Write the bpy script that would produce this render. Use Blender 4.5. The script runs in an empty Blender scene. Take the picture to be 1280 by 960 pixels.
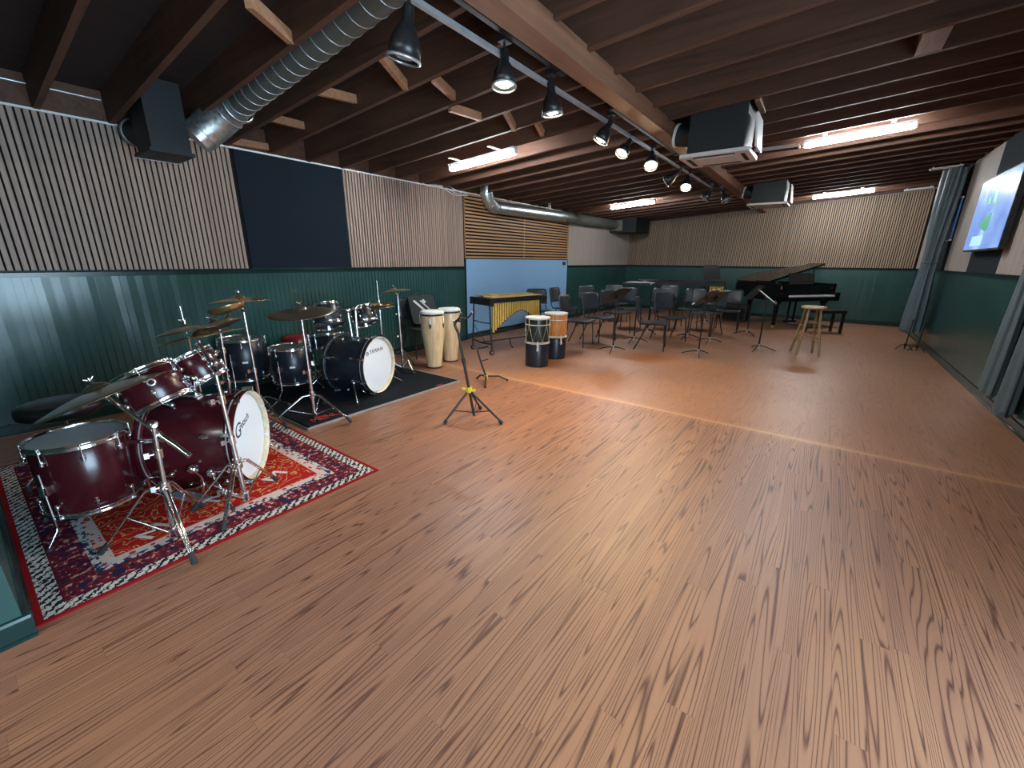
import bpy, math, random
from mathutils import Vector, Matrix, Euler
random.seed(7)
PI = math.pi
R = math.radians
col = bpy.context.scene.collection
sc = bpy.context.scene

# ------------------------------------------------------------------ room numbers (metres)
XL, XR, YB = -5.12, 1.558, 12.912        # left wall, right wall, back wall
YF = -3.2                                # wall behind the camera
XJ, YJ = -2.218, -0.109                  # corner of the wall that juts in beside the rug
ZR = 1.294                               # top of the wainscot
ZT, SL = 2.480, 0.065                    # joist underside at the left wall and its rise to the right
def zc(x, off=0.0): return ZT + SL*(x-XL) + off

# ------------------------------------------------------------------ node helpers
class N:
    def __init__(s, name):
        s.m = bpy.data.materials.new(name); s.m.use_nodes = True
        s.t = s.m.node_tree; s.b = s.t.nodes['Principled BSDF']
    def n(s, typ, **kw):
        o = s.t.nodes.new(typ)
        for k, v in kw.items():
            if k.startswith('i_'):
                o.inputs[k[2:].replace('_', ' ')].default_value = v
            else: setattr(o, k, v)
        return o
    def l(s, a, b): s.t.links.new(a, b)
    def math(s, op, a, b=None, c=None):
        o = s.n('ShaderNodeMath', operation=op)
        for i, v in enumerate((a, b, c)):
            if v is None: continue
            if isinstance(v, (int, float)): o.inputs[i].default_value = v
            else: s.l(v, o.inputs[i])
        return o.outputs[0]
    def mix(s, f, a, b, bt='MIX'):
        o = s.n('ShaderNodeMix', data_type='RGBA', blend_type=bt)
        for i, v in ((0, f), (6, a), (7, b)):
            if isinstance(v, (int, float)): o.inputs[i].default_value = v
            elif isinstance(v, tuple): o.inputs[i].default_value = (*v[:3], 1)
            else: s.l(v, o.inputs[i])
        return o.outputs[2]
    def ramp(s, f, stops, const=False):
        o = s.n('ShaderNodeValToRGB'); r = o.color_ramp
        if const: r.interpolation = 'CONSTANT'
        while len(r.elements) < len(stops): r.elements.new(0.5)
        for e, (p, c) in zip(r.elements, stops):
            e.position = p; e.color = (*c[:3], 1) if isinstance(c, tuple) else (c, c, c, 1)
        s.l(f, o.inputs[0]); return o.outputs[0]
    def xyz(s, kind='Object'):
        t = s.n('ShaderNodeTexCoord'); x = s.n('ShaderNodeSeparateXYZ'); s.l(t.outputs[kind], x.inputs[0])
        return t.outputs[kind], x.outputs
    def comb(s, x, y, z):
        o = s.n('ShaderNodeCombineXYZ')
        for i, v in enumerate((x, y, z)):
            if isinstance(v, (int, float)): o.inputs[i].default_value = v
            else: s.l(v, o.inputs[i])
        return o.outputs[0]
    def noise(s, v, scale, detail=4, rough=.5, dist=0.0):
        o = s.n('ShaderNodeTexNoise'); s.l(v, o.inputs['Vector'])
        o.inputs['Scale'].default_value = scale; o.inputs['Detail'].default_value = detail
        o.inputs['Roughness'].default_value = rough; o.inputs['Distortion'].default_value = dist
        return o.outputs['Fac']
    def white(s, v):
        o = s.n('ShaderNodeTexWhiteNoise', noise_dimensions='3D'); s.l(v, o.inputs['Vector']); return o.outputs['Value'], o.outputs['Color']
    def bump(s, h, strength=.3, dist=.01):
        o = s.n('ShaderNodeBump'); o.inputs['Strength'].default_value = strength; o.inputs['Distance'].default_value = dist
        s.l(h, o.inputs['Height']); s.l(o.outputs[0], s.b.inputs['Normal'])
    def set(s, c=None, rough=None, metal=None, spec=None):
        if c is not None:
            if isinstance(c, tuple): s.b.inputs['Base Color'].default_value = (*c[:3], 1)
            else: s.l(c, s.b.inputs['Base Color'])
        for k, v in (('Roughness', rough), ('Metallic', metal), ('Specular IOR Level', spec)):
            if v is None: continue
            if isinstance(v, (int, float)): s.b.inputs[k].default_value = v
            else: s.l(v, s.b.inputs[k])
        return s.m

def mottled(name, c, rough=.5, metal=0, amt=.25, scale=12, spec=None, bump=0, rv=.1):
    """plain material with a little procedural variation in colour and gloss"""
    k = N(name); v, _ = k.xyz()
    f = k.noise(v, scale, 4)
    lo = tuple(x*(1-amt) for x in c); hi = tuple(min(1, x*(1+amt)) for x in c)
    k.set(k.mix(f, lo, hi), k.math('MULTIPLY_ADD', f, rv, max(0.02, rough-rv/2)), metal, spec)
    if bump: k.bump(k.noise(v, scale*12, 2), bump, .003)
    return k.m
def emis(name, c, strength, base=(0.8, .8, .8)):
    k = N(name); v, _ = k.xyz()
    k.set(base, .4); f = k.noise(v, 3, 1)
    k.l(k.mix(f, c, tuple(min(1, x*1.02) for x in c)), k.b.inputs['Emission Color']); k.b.inputs['Emission Strength'].default_value = strength
    return k.m

def wood_mat(name, base, dark, axis='x', scale=1.0, rough=.6, knots=False, amt=.5):
    k = N(name); v, x = k.xyz()
    st = {'x': (1.2, 22, 22), 'y': (22, 1.2, 22), 'z': (22, 22, 1.2)}[axis]
    vv = k.comb(k.math('MULTIPLY', x[0], st[0]*scale), k.math('MULTIPLY', x[1], st[1]*scale), k.math('MULTIPLY', x[2], st[2]*scale))
    g = k.noise(vv, 1.0, 6, .6, .6)
    b = k.noise(v, 1.7*scale, 3)
    f = k.math('ADD', k.math('MULTIPLY', g, .8), k.math('MULTIPLY', b, .5))
    c = k.ramp(f, [(.38, dark), (.62, base), (.85, tuple(min(1, q*1.35) for q in base))])
    k.set(c, rough); k.bump(g, .25, .004)
    return k.m

# floor ------------------------------------------------------------
def floor_material():
    k = N('oak_strip_floor'); v, x = k.xyz()
    W, L = .088, 1.15
    row = k.math('FLOOR', k.math('DIVIDE', x[0], W))
    rr, _ = k.white(k.comb(row, 3.3, 1.7))
    # the boards beyond the seam were laid separately
    far = k.math('GREATER_THAN', x[1], 3.92)
    yy = k.math('ADD', k.math('DIVIDE', x[1], L), k.math('MULTIPLY', rr, 7.13))
    yy = k.math('ADD', yy, k.math('MULTIPLY', far, .37))
    idx = k.math('FLOOR', yy)
    bv, bc = k.white(k.comb(row, idx, far))
    bv2, _ = k.white(k.comb(idx, row, 9.1))
    # cathedral grain: level lines of a stretched noise field, different in every board
    gv = k.comb(k.math('ADD', k.math('MULTIPLY', x[0], 8.5), k.math('MULTIPLY', bv, 37.0)),
                k.math('ADD', k.math('MULTIPLY', x[1], .27), k.math('MULTIPLY', bv2, 23.0)), k.math('MULTIPLY', bv, 11.0))
    field = k.noise(gv, 1.0, 2, .35, .12)
    lines = k.math('FRACT', k.math('MULTIPLY', field, 30.0))
    lines = k.math('ABSOLUTE', k.math('SUBTRACT', lines, .5))
    lines = k.math('MULTIPLY', lines, 2.0)
    fine = k.noise(k.comb(k.math('MULTIPLY', x[0], 260.0), k.math('MULTIPLY', x[1], 9.0), bv), 1.0, 3, .6)
    dark = k.math('SMOOTH_MIN', lines, 1.0, .0)
    gmask = k.ramp(dark, [(.0, 1.0), (.13, .7), (.34, .12), (1.0, 0.0)])
    gmask = k.math('MULTIPLY', gmask, k.math('ADD', .45, k.math('MULTIPLY', fine, 1.0)))
    gmask = k.math('MULTIPLY', gmask, k.math('SUBTRACT', 1.0, k.math('MULTIPLY', far, .55)))
    # board colours
    big = k.noise(v, .55, 3, .5)
    mid = k.noise(v, 2.3, 4, .6)
    c1 = k.ramp(bv, [(0.0, (.285, .125, .070)), (.3, (.335, .152, .082)), (.55, (.375, .172, .090)), (.8, (.41, .190, .095)), (1.0, (.315, .148, .088))])
    c1 = k.mix(k.math('MULTIPLY', mid, .8), c1, (.35, .160, .082))
    c1 = k.mix(k.ramp(big, [(.40, 0.0), (.62, .45)]), c1, (.27, .142, .105))
    farc = k.mix(k.ramp(k.noise(v, .8, 4, .6), [(.35, 0.0), (.7, 1.0)]), (.36, .165, .085), (.42, .210, .120))
    c1 = k.mix(k.math('MULTIPLY', far, .72), c1, farc)
    # worn orange-brown stains
    def spot(cx, cy, rx, ry, s=1.0):
        dx = k.math('DIVIDE', k.math('SUBTRACT', x[0], cx), rx); dy = k.math('DIVIDE', k.math('SUBTRACT', x[1], cy), ry)
        d = k.math('SQRT', k.math('ADD', k.math('MULTIPLY', dx, dx), k.math('MULTIPLY', dy, dy)))
        d = k.math('ADD', d, k.math('MULTIPLY', k.math('SUBTRACT', mid, .5), .9))
        return k.math('MULTIPLY', k.ramp(d, [(.35, 1.0), (1.0, 0.0)]), s)
    for a in ((-3.02, 4.95, .45, .5, .75), (-0.1, 6.9, .35, .4, .6), (-2.0, 6.2, .55, .35, .45), (-1.7, 8.2, .6, .5, .4)):
        c1 = k.mix(spot(*a), c1, (.30, .105, .035))
    c = k.mix(gmask, c1, (.085, .032, .022))
    sn = k.noise(k.comb(k.math('ADD', k.math('MULTIPLY', x[0], 11.0), k.math('MULTIPLY', bv, 5.0)), k.math('ADD', k.math('MULTIPLY', x[1], 2.2), k.math('MULTIPLY', bv2, 9.0)), 0.0), 1.0, 4, .65)
    sd = k.math('MULTIPLY', k.ramp(sn, [(.60, 0.0), (.76, .55)]), k.math('SUBTRACT', 1.0, k.math('MULTIPLY', far, .6)))
    c = k.mix(sd, c, (.12, .06, .05))
    # gaps between strips and butt joints
    fx = k.math('FRACT', k.math('DIVIDE', x[0], W)); fx = k.math('ABSOLUTE', k.math('SUBTRACT', fx, .5))
    gx = k.math('GREATER_THAN', fx, .487)
    fy = k.math('FRACT', yy); fy = k.math('ABSOLUTE', k.math('SUBTRACT', fy, .5)); gy = k.math('MULTIPLY', k.math('GREATER_THAN', fy, .4988), .5)
    gap = k.math('MAXIMUM', gx, gy)
    gap = k.math('MULTIPLY', gap, k.math('SUBTRACT', 1.0, k.math('MULTIPLY', far, .5)))
    c = k.mix(k.math('MULTIPLY', gap, .45), c, (.10, .045, .03))
    # the seam: a pale worn strip running across the boards
    wob = k.math('MULTIPLY', k.math('SUBTRACT', k.noise(v, 1.3, 3), .5), .05)
    ds = k.math('ABSOLUTE', k.math('ADD', k.math('SUBTRACT', x[1], 3.92), wob))
    sm = k.ramp(ds, [(.0, 1.0), (.018, .75), (.035, .22), (.12, 0.0)])
    c = k.mix(k.math('MULTIPLY', sm, .55), c, (.66, .37, .17))
    k.set(c, k.math('ADD', .34, k.math('MULTIPLY', fine, .16)), 0, .45)
    k.bump(k.math('SUBTRACT', 1.0, k.math('MAXIMUM', k.math('MULTIPLY', gmask, .5), gap)), .22, .003)
    return k.m

def slat_material(name, axis, pitch, base, var=.25, origin=0.0, grain='z'):
    k = N(name); v, x = k.xyz()
    i = k.math('FLOOR', k.math('DIVIDE', k.math('SUBTRACT', x[axis], origin), pitch))
    w, _ = k.white(k.comb(i, 4.0, 2.0))
    st = (14, 14, 14)
    vv = k.comb(*[k.math('MULTIPLY', x[j], (1.5 if 'xyz'[j] == grain else 60.0)) for j in range(3)])
    g = k.noise(vv, 1.0, 4, .6)
    f = k.math('ADD', k.math('MULTIPLY', w, .6), k.math('MULTIPLY', g, .45))
    lo = tuple(q*(1-var) for q in base); hi = tuple(min(1, q*(1+var)) for q in base)
    k.set(k.mix(f, lo, hi), .6); k.bump(g, .2, .002)
    return k.m

def rug_material(X0, Y0, W, H):
    k = N('persian_rug'); v, x = k.xyz()
    u = x[0]; w = x[1]
    d = k.math('MINIMUM', k.math('MINIMUM', u, k.math('SUBTRACT', W, u)), k.math('MINIMUM', w, k.math('SUBTRACT', H, w)))
    fl = k.noise(v, 34, 3, .7)
    vo = k.n('ShaderNodeTexVoronoi', feature='F1'); vo.inputs['Scale'].default_value = 26; k.l(v, vo.inputs['Vector'])
    vb = k.n('ShaderNodeTexVoronoi', feature='F1'); vb.inputs['Scale'].default_value = 9; k.l(v, vb.inputs['Vector'])
    # scalloped black and white band
    ch = k.n('ShaderNodeTexWave', wave_type='BANDS', bands_direction='DIAGONAL'); ch.inputs['Scale'].default_value = 13; ch.inputs['Distortion'].default_value = 5; ch.inputs['Detail Scale'].default_value = 6; k.l(v, ch.inputs['Vector'])
    scal = k.ramp(ch.outputs['Fac'], [(0, (.012, .015, .03)), (.45, (.62, .60, .55))], True)
    floral = k.ramp(fl, [(0, (.02, .018, .055)), (.44, (.13, .012, .022)), (.54, (.26, .035, .045)), (.60, (.62, .42, .40))], True)
    floral = k.mix(k.ramp(vb.outputs['Distance'], [(.22, 1.0), (.26, 0.0)]), floral, (.018, .022, .07))
    tri = k.ramp(vo.outputs['Distance'], [(0, (.42, .05, .05)), (.35, (.66, .52, .48))], True)
    tri2 = k.ramp(fl, [(0, (.03, .04, .09)), (.5, (.58, .58, .55))], True)
    sw = k.n('ShaderNodeTexWave', wave_type='RINGS', rings_direction='SPHERICAL'); sw.inputs['Scale'].default_value = 2.6; sw.inputs['Distortion'].default_value = 14; sw.inputs['Detail'].default_value = 3; sw.inputs['Detail Scale'].default_value = 2.2; k.l(v, sw.inputs['Vector'])
    field = k.ramp(sw.outputs['Fac'], [(0, (.40, .014, .012)), (.64, (.62, .32, .12)), (.82, (.40, .014, .012))], True)
    field = k.mix(k.ramp(fl, [(.63, 0.0), (.66, 1.0)]), field, (.70, .42, .20))
    c = k.mix(k.math('GREATER_THAN', d, .022), (.26, .010, .014), scal)
    for dd, cc in ((.085, (.12, .01, .02)), (.092, floral), (.205, tri2), (.235, tri), (.275, (.60, .50, .46)), (.283, field)):
        c = k.mix(k.math('GREATER_THAN', d, dd), c, cc)
    k.set(c, .95, 0, .1); k.bump(k.noise(v, 300, 2), .5, .004)
    return k.m

M = {}
M['floor'] = floor_material()
M['slat'] = slat_material('walnut_slats', 1, .042, (.335, .235, .185))
M['slat_back'] = slat_material('walnut_slats_back', 0, .042, (.30, .215, .15))
M['slat_pale'] = slat_material('pale_slats', 1, .042, (.42, .36, .32), .1)
M['slat_h'] = slat_material('oak_horizontal_slats', 2, .056, (.42, .23, .10), .2, 0, 'y')
M['felt'] = mottled('black_felt_backing', (.014, .013, .013), .95, spec=.1)
def paint(name, c, rough, groove_axis, pitch=.053):
    k = N(name); v, x = k.xyz()
    f = k.noise(v, 3, 3)
    k.set(k.mix(f, tuple(q*.85 for q in c), tuple(q*1.15 for q in c)), k.math('ADD', rough-.04, k.math('MULTIPLY', f, .1)), 0, .5)
    return k.m
M['green'] = paint('green_gloss_paint', (.024, .074, .066), .24, 1)
M['trim'] = paint('dark_green_trim', (.006, .028, .026), .22, 1)
M['darkpanel'] = mottled('charcoal_acoustic_panel', (.007, .014, .022), .85, scale=90, bump=.4, spec=.2)
M['bluepanel'] = mottled('pale_blue_panel', (.235, .43, .66), .45, amt=.06, scale=2)
M['joist'] = wood_mat('old_redwood_joist', (.092, .038, .020), (.040, .016, .009), 'x', 1, .7)
M['beam'] = wood_mat('redwood_beam', (.21, .095, .052), (.10, .042, .024), 'y', 1, .6)
M['brace'] = wood_mat('new_pine_brace', (.36, .175, .09), (.24, .11, .055), 'x', 1.3, .65)
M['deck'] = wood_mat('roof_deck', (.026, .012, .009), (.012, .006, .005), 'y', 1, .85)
M['plaster'] = mottled('rear_wall_paint', (.20, .21, .22), .7, amt=.05, scale=4)
M['white'] = mottled('white_enamel', (.78, .79, .80), .4, amt=.04)
M['offwhite'] = mottled('off_white_plastic', (.60, .57, .54), .45, amt=.05)
M['black'] = mottled('black_steel', (.010, .010, .011), .38, amt=.3)
M['blackgloss'] = mottled('black_lacquer', (.006, .006, .007), .12, amt=.2)
M['blacksheet'] = mottled('black_sheet_housing', (.006, .010, .013), .6, amt=.3)
M['rubber'] = mottled('black_rubber', (.018, .020, .023), .75)
M['chairplastic'] = mottled('charcoal_plastic', (.032, .036, .042), .30, amt=.15, bump=.15)
M['chrome'] = mottled('chrome', (.80, .82, .84), .12, 1, amt=.06, rv=.06)
M['galv'] = None
M['burgundy'] = wood_mat('burgundy_lacquer', (.046, .0045, .008), (.018, .0025, .004), 'z', .5, .22)
M['satinblack'] = mottled('black_satin_shell', (.010, .014, .022), .35, amt=.2)
M['head'] = mottled('coated_white_head', (.74, .80, .86), .45, amt=.03, scale=5)
M['headgrey'] = mottled('worn_coated_head', (.34, .37, .41), .4, amt=.12, scale=5)
M['headclear'] = mottled('smoky_clear_head', (.10, .11, .12), .18, amt=.2)
M['maple'] = wood_mat('maple_hoop', (.66, .55, .38), (.50, .40, .26), 'x', 1, .4)
M['conga'] = wood_mat('pale_ash_conga', (.70, .52, .30), (.52, .35, .18), 'z', 1.2, .28)
M['hide'] = mottled('white_hide', (.72, .73, .70), .6, amt=.1, scale=8)
M['rope'] = mottled('cream_rope', (.62, .58, .48), .85)
M['amber'] = wood_mat('amber_drum_shell', (.55, .19, .035), (.36, .10, .02), 'z', 1, .35)
M['greenblack'] = mottled('dark_green_drum_shell', (.010, .020, .018), .35)
M['gold'] = mottled('gold_anodised', (.70, .44, .10), .36, .45, amt=.1)
M['bronze'] = None
M['yellow'] = mottled('yellow_plastic', (.62, .50, .02), .5)
M['red'] = mottled('red_upholstery', (.30, .008, .015), .6)
M['mat'] = mottled('black_drum_mat', (.012, .014, .020), .95, amt=.3, scale=60, spec=.1, bump=.5)
M['matedge'] = mottled('mat_edge_binding', (.28, .27, .26), .8)
M['redprint'] = mottled('red_print', (.42, .012, .015), .8)
M['whiteprint'] = mottled('white_print', (.62, .62, .60), .8)
M['blackprint'] = mottled('black_print', (.02, .02, .02), .5)
M['silver'] = mottled('brushed_silver', (.62, .64, .67), .3, .7)
M['stool'] = wood_mat('worn_stool_wood', (.30, .20, .095), (.17, .11, .05), 'z', 1.5, .4)
M['stooltop'] = wood_mat('polished_stool_seat', (.46, .36, .22), (.30, .21, .11), 'x', 1.2, .25)
M['curtain'] = mottled('blue_grey_curtain', (.115, .165, .190), .5, amt=.2, scale=6)
M['paper'] = mottled('sheet_paper', (.75, .75, .74), .7, amt=.03)
M['ivory'] = mottled('white_piano_keys', (.82, .82, .80), .25, amt=.02)
M['bluebanner'] = mottled('blue_banner', (.06, .22, .50), .5, amt=.2)
M['tube'] = emis('fluorescent_tube', (.93, .97, 1.0), 58)
M['bulb'] = emis('warm_spot_lamp', (1.0, .78, .45), 60)
M['bulbdim'] = emis('pale_spot_lamp', (1.0, .90, .68), 16)
# galvanised steel with spangle
k = N('galvanised_steel'); v, x = k.xyz()
vo = k.n('ShaderNodeTexVoronoi'); vo.inputs['Scale'].default_value = 30; k.l(v, vo.inputs['Vector'])
k.set(k.mix(vo.outputs['Distance'], (.42, .46, .46), (.62, .68, .68)), k.math('ADD', .26, k.math('MULTIPLY', vo.outputs['Distance'], .2)), .9); k.bump(k.noise(v, 8, 3), .3, .02); M['galv'] = k.m
k = N('dull_duct_metal'); v, x = k.xyz(); f = k.noise(v, 6, 4)
k.set(k.mix(f, (.15, .16, .14), (.22, .23, .20)), .45, .5); M['duct'] = k.m
# lathed cymbal bronze: fine concentric grooves
k = N('cymbal_bronze'); v, x = k.xyz()
rad = k.math('SQRT', k.math('ADD', k.math('MULTIPLY', x[0], x[0]), k.math('MULTIPLY', x[1], x[1])))
gr = k.noise(k.comb(k.math('MULTIPLY', rad, 160.0), 0.0, 0.0), 1.0, 3, .7)
k.set(k.mix(gr, (.22, .17, .12), (.46, .38, .27)), .30, .9); k.bump(gr, .25, .002); M['bronze'] = k.m
k = N('bright_gold_cymbal'); v, x = k.xyz()
rad = k.math('SQRT', k.math('ADD', k.math('MULTIPLY', x[0], x[0]), k.math('MULTIPLY', x[1], x[1])))
gr = k.noise(k.comb(k.math('MULTIPLY', rad, 160.0), 0.0, 0.0), 1.0, 3, .7)
k.set(k.mix(gr, (.50, .34, .16), (.78, .58, .30)), .26, .9); M['brass'] = k.m
# the television picture
k = N('television_picture'); v, x = k.xyz()
f = k.noise(v, 2.2, 3, .6)
k.set((.02, .03, .05), .2); k.l(k.ramp(f, [(.3, (.09, .22, .62)), (.55, (.20, .38, .78)), (.75, (.50, .68, .88))]), k.b.inputs['Emission Color']); k.b.inputs['Emission Strength'].default_value = .36
M['screen'] = k.m
M['leafgreen'] = emis('green_screen_graphic', (.03, .30, .16), .36, (.02, .1, .06))
M['paleblue'] = emis('pale_screen_graphic', (.35, .62, .72), .42, (.1, .1, .1))

# ------------------------------------------------------------------ mesh builder
def ortho(d):
    d = d.normalized(); a = Vector((0, 0, 1)) if abs(d.z) < .9 else Vector((1, 0, 0))
    x = a.cross(d).normalized(); return x, d.cross(x)
class G:
    def __init__(s): s.v = []; s.f = []; s.m = []; s.s = []
    def add(s, vs, fs, m=0, smooth=False):
        o = len(s.v); s.v += [Vector(p) for p in vs]
        for f in fs: s.f.append([i+o for i in f]); s.m.append(m); s.s.append(smooth)
        return s
    def box(s, a, b, m=0, M4=None):
        vs = [Vector((x, y, z)) for z in (a[2], b[2]) for y in (a[1], b[1]) for x in (a[0], b[0])]
        if M4 is not None: vs = [M4 @ p for p in vs]
        return s.add(vs, [(0, 2, 3, 1), (4, 5, 7, 6), (0, 1, 5, 4), (2, 6, 7, 3), (0, 4, 6, 2), (1, 3, 7, 5)], m)
    def rbox(s, a, b, r, m=0, M4=None, axis=2, n=3):
        """box with rounded corners seen along one axis"""
        ax = [i for i in range(3) if i != axis]
        lo = [min(a[i], b[i]) for i in range(3)]; hi = [max(a[i], b[i]) for i in range(3)]
        r = min(r, (hi[ax[0]]-lo[ax[0]])/2-1e-4, (hi[ax[1]]-lo[ax[1]])/2-1e-4); pts = []
        for q, (cx, cy) in enumerate(((hi[ax[0]]-r, hi[ax[1]]-r), (lo[ax[0]]+r, hi[ax[1]]-r), (lo[ax[0]]+r, lo[ax[1]]+r), (hi[ax[0]]-r, lo[ax[1]]+r))):
            for j in range(n+1):
                t = PI/2*(q+j/n); pts.append((cx+r*math.cos(t), cy+r*math.sin(t)))
        return s.prism(pts, lo[axis], hi[axis], m, M4, axis)
    def prism(s, pts, z0, z1, m=0, M4=None, axis=2):
        def P(p, z):
            o = [0, 0, 0]; ax = [i for i in range(3) if i != axis]; o[ax[0]], o[ax[1]], o[axis] = p[0], p[1], z
            o = Vector(o); return M4 @ o if M4 is not None else o
        n = len(pts)
        vs = [P(p, z0) for p in pts]+[P(p, z1) for p in pts]
        fs = [(i, (i+1) % n, n+(i+1) % n, n+i) for i in range(n)]+[tuple(range(n))[::-1], tuple(range(n, 2*n))]
        return s.add(vs, fs, m)
    def cyl(s, p0, p1, r0, r1=None, n=12, m=0, cap=True):
        p0 = Vector(p0); p1 = Vector(p1); r1 = r0 if r1 is None else r1
        x, y = ortho(p1-p0)
        c = [(math.cos(2*PI*i/n), math.sin(2*PI*i/n)) for i in range(n)]
        a = [p0+(x*i+y*j)*r0 for i, j in c]; b = [p1+(x*i+y*j)*r1 for i, j in c]
        s.add(a+b, [(i, (i+1) % n, n+(i+1) % n, n+i) for i in range(n)], m, True)
        if cap:
            if r0 > 1e-5: s.add(a, [tuple(range(n))[::-1]], m)
            if r1 > 1e-5: s.add(b, [tuple(range(n))], m)
        return s
    def tube(s, pts, r, n=8, m=0, closed=False):
        pts = [Vector(p) for p in pts]; N_ = len(pts); rs = r if isinstance(r, (list, tuple)) else [r]*N_
        x = None; vs = []
        for i, p in enumerate(pts):
            d = (pts[(i+1) % N_]-pts[i-1]) if closed else (pts[min(i+1, N_-1)]-pts[max(i-1, 0)])
            d.normalize()
            if x is None: x, y = ortho(d)
            else: x = (x-d*x.dot(d)).normalized(); y = d.cross(x)
            vs += [p+(x*math.cos(2*PI*j/n)+y*math.sin(2*PI*j/n))*rs[i] for j in range(n)]
        fs = []
        for i in range(N_ if closed else N_-1):
            i2 = (i+1) % N_
            fs += [(i*n+j, i*n+(j+1) % n, i2*n+(j+1) % n, i2*n+j) for j in range(n)]
        s.add(vs, fs, m, True)
        if not closed: s.add(vs[:n], [tuple(range(n))[::-1]], m); s.add(vs[-n:], [tuple(range(n))], m)
        return s
    def lathe(s, prof, n=32, m=0, M4=None, smooth=True):
        """prof: (r, z) pairs"""
        vs = []
        for r, z in prof:
            for j in range(n):
                p = Vector((r*math.cos(2*PI*j/n), r*math.sin(2*PI*j/n), z)); vs.append(M4 @ p if M4 is not None else p)
        fs = [(i*n+j, i*n+(j+1) % n, (i+1)*n+(j+1) % n, (i+1)*n+j) for i in range(len(prof)-1) for j in range(n)]
        return s.add(vs, fs, m, smooth)
    def disc(s, r, z, n=32, m=0, M4=None, up=True):
        vs = [Vector((r*math.cos(2*PI*j/n), r*math.sin(2*PI*j/n), z)) for j in range(n)]
        if M4 is not None: vs = [M4 @ p for p in vs]
        return s.add(vs, [tuple(range(n)) if up else tuple(range(n))[::-1]], m)
    def ball(s, c, r, n=12, m=0, sq=(1, 1, 1)):
        c = Vector(c); k_ = max(4, n//2)
        prof = [(r*math.sin(PI*i/k_), -r*math.cos(PI*i/k_)) for i in range(k_+1)]
        return s.lathe([(max(a, 1e-5), b) for a, b in prof], n, m, Matrix.Translation(c) @ Matrix.Diagonal((*sq, 1)))
    def build(s, name, mats, parent=None, world=False):
        me = bpy.data.meshes.new(name)
        vs = s.v
        if world and parent is not None:
            q = wm(parent).inverted(); vs = [q @ p for p in vs]
        me.from_pydata([tuple(p) for p in vs], [], s.f)
        if not isinstance(mats, (list, tuple)): mats = [mats]
        for a in mats: me.materials.append(M[a] if isinstance(a, str) else a)
        me.polygons.foreach_set('material_index', s.m); me.polygons.foreach_set('use_smooth', s.s)
        me.update()
        o = bpy.data.objects.new(name, me); col.objects.link(o)
        if parent is not None: o.parent = parent
        return o
def wm(o):
    m = o.matrix_basis.copy()
    return wm(o.parent) @ m if o.parent else m
def tag(o, label=None, cat=None, group=None, kind=None):
    if label: o['label'] = label
    if cat: o['category'] = cat
    if group: o['group'] = group
    if kind: o['kind'] = kind
    return o
def thing(name, label, cat, loc=(0, 0, 0), rz=0, group=None, mat=None):
    o = bpy.data.objects.new(name, None); col.objects.link(o); o.empty_display_size = .1
    if mat is not None: o.matrix_basis = mat
    else: o.location = loc; o.rotation_euler = (0, 0, rz)
    return tag(o, label, cat, group)
def struct(o): o['kind'] = 'structure'; return o
def copy_tree(o, parent=None):
    c = o.copy(); col.objects.link(c)
    if parent is not None: c.parent = parent
    for ch in list(o.children): copy_tree(ch, c)
    return c
def dup(src, label, loc, rz=0, group=None):
    c = copy_tree(src); c.location = loc; c.rotation_euler = (0, 0, rz); c['label'] = label
    if group: c['group'] = group
    return c
def align(pos, nrm, spin=0):
    """matrix whose local z follows nrm"""
    x, y = ortho(Vector(nrm)); z = Vector(nrm).normalized()
    m = Matrix((x, y, z)).transposed().to_4x4()
    return Matrix.Translation(Vector(pos)) @ m @ Matrix.Rotation(spin, 4, 'Z')
def text_mesh(name, txt, size, mat, parent, M4, depth=.0012, shear=0.0, space=1.0, sx=1.0):
    cu = bpy.data.curves.new(name, 'FONT'); cu.body = txt; cu.size = size; cu.extrude = depth; cu.shear = shear
    cu.align_x = 'CENTER'; cu.align_y = 'CENTER'; cu.space_character = space
    t = bpy.data.objects.new(name, cu); col.objects.link(t)
    dg = bpy.context.evaluated_depsgraph_get(); me = bpy.data.meshes.new_from_object(t.evaluated_get(dg))
    bpy.data.objects.remove(t); me.materials.clear(); me.materials.append(M[mat])
    me.transform(M4 @ Matrix.Diagonal((sx, 1, 1, 1)))
    o = bpy.data.objects.new(name, me); col.objects.link(o); o.parent = parent
    return o

# ================================================================== THE ROOM
g = G(); g.box((XL-.2, YF-.2, -.2), (XR+.2, YB+.2, 0)); struct(g.build('floor', 'floor'))

# ---- walls
def beadboard(g, axis, a, b, z0, z1, face, sgn, m=0, pitch=.053):
    """vertical boards with thin grooves; 'axis' is the direction along the wall"""
    n = max(1, round((b-a)/pitch)); p = (b-a)/n
    t0, t1, gw = .003, .011, .0075
    rb = random.Random(5)
    for i in range(n):
        lo = a+i*p; hi = lo+p
        def bx(l, h, t):
            q0, q1 = sorted((face, face+sgn*t))
            if axis == 1: g.box((q0, l, z0), (q1, h, z1), m)
            else: g.box((l, q0, z0), (h, q1, z1), m)
        bx(lo, lo+gw, t0)
        n0 = len(g.v); bx(lo+gw, hi, t1); dy_ = rb.uniform(-.0011, .0011)
        for q in range(n0, len(g.v)):
            p_ = g.v[q]; d_ = ((p_[1] if axis == 1 else p_[0])-(lo+hi)/2)/(hi-lo)*2*dy_
            if abs((p_[0] if axis == 1 else p_[1])-face) > .006: g.v[q] = p_+Vector((d_, 0, 0) if axis == 1 else (0, d_, 0))
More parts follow.
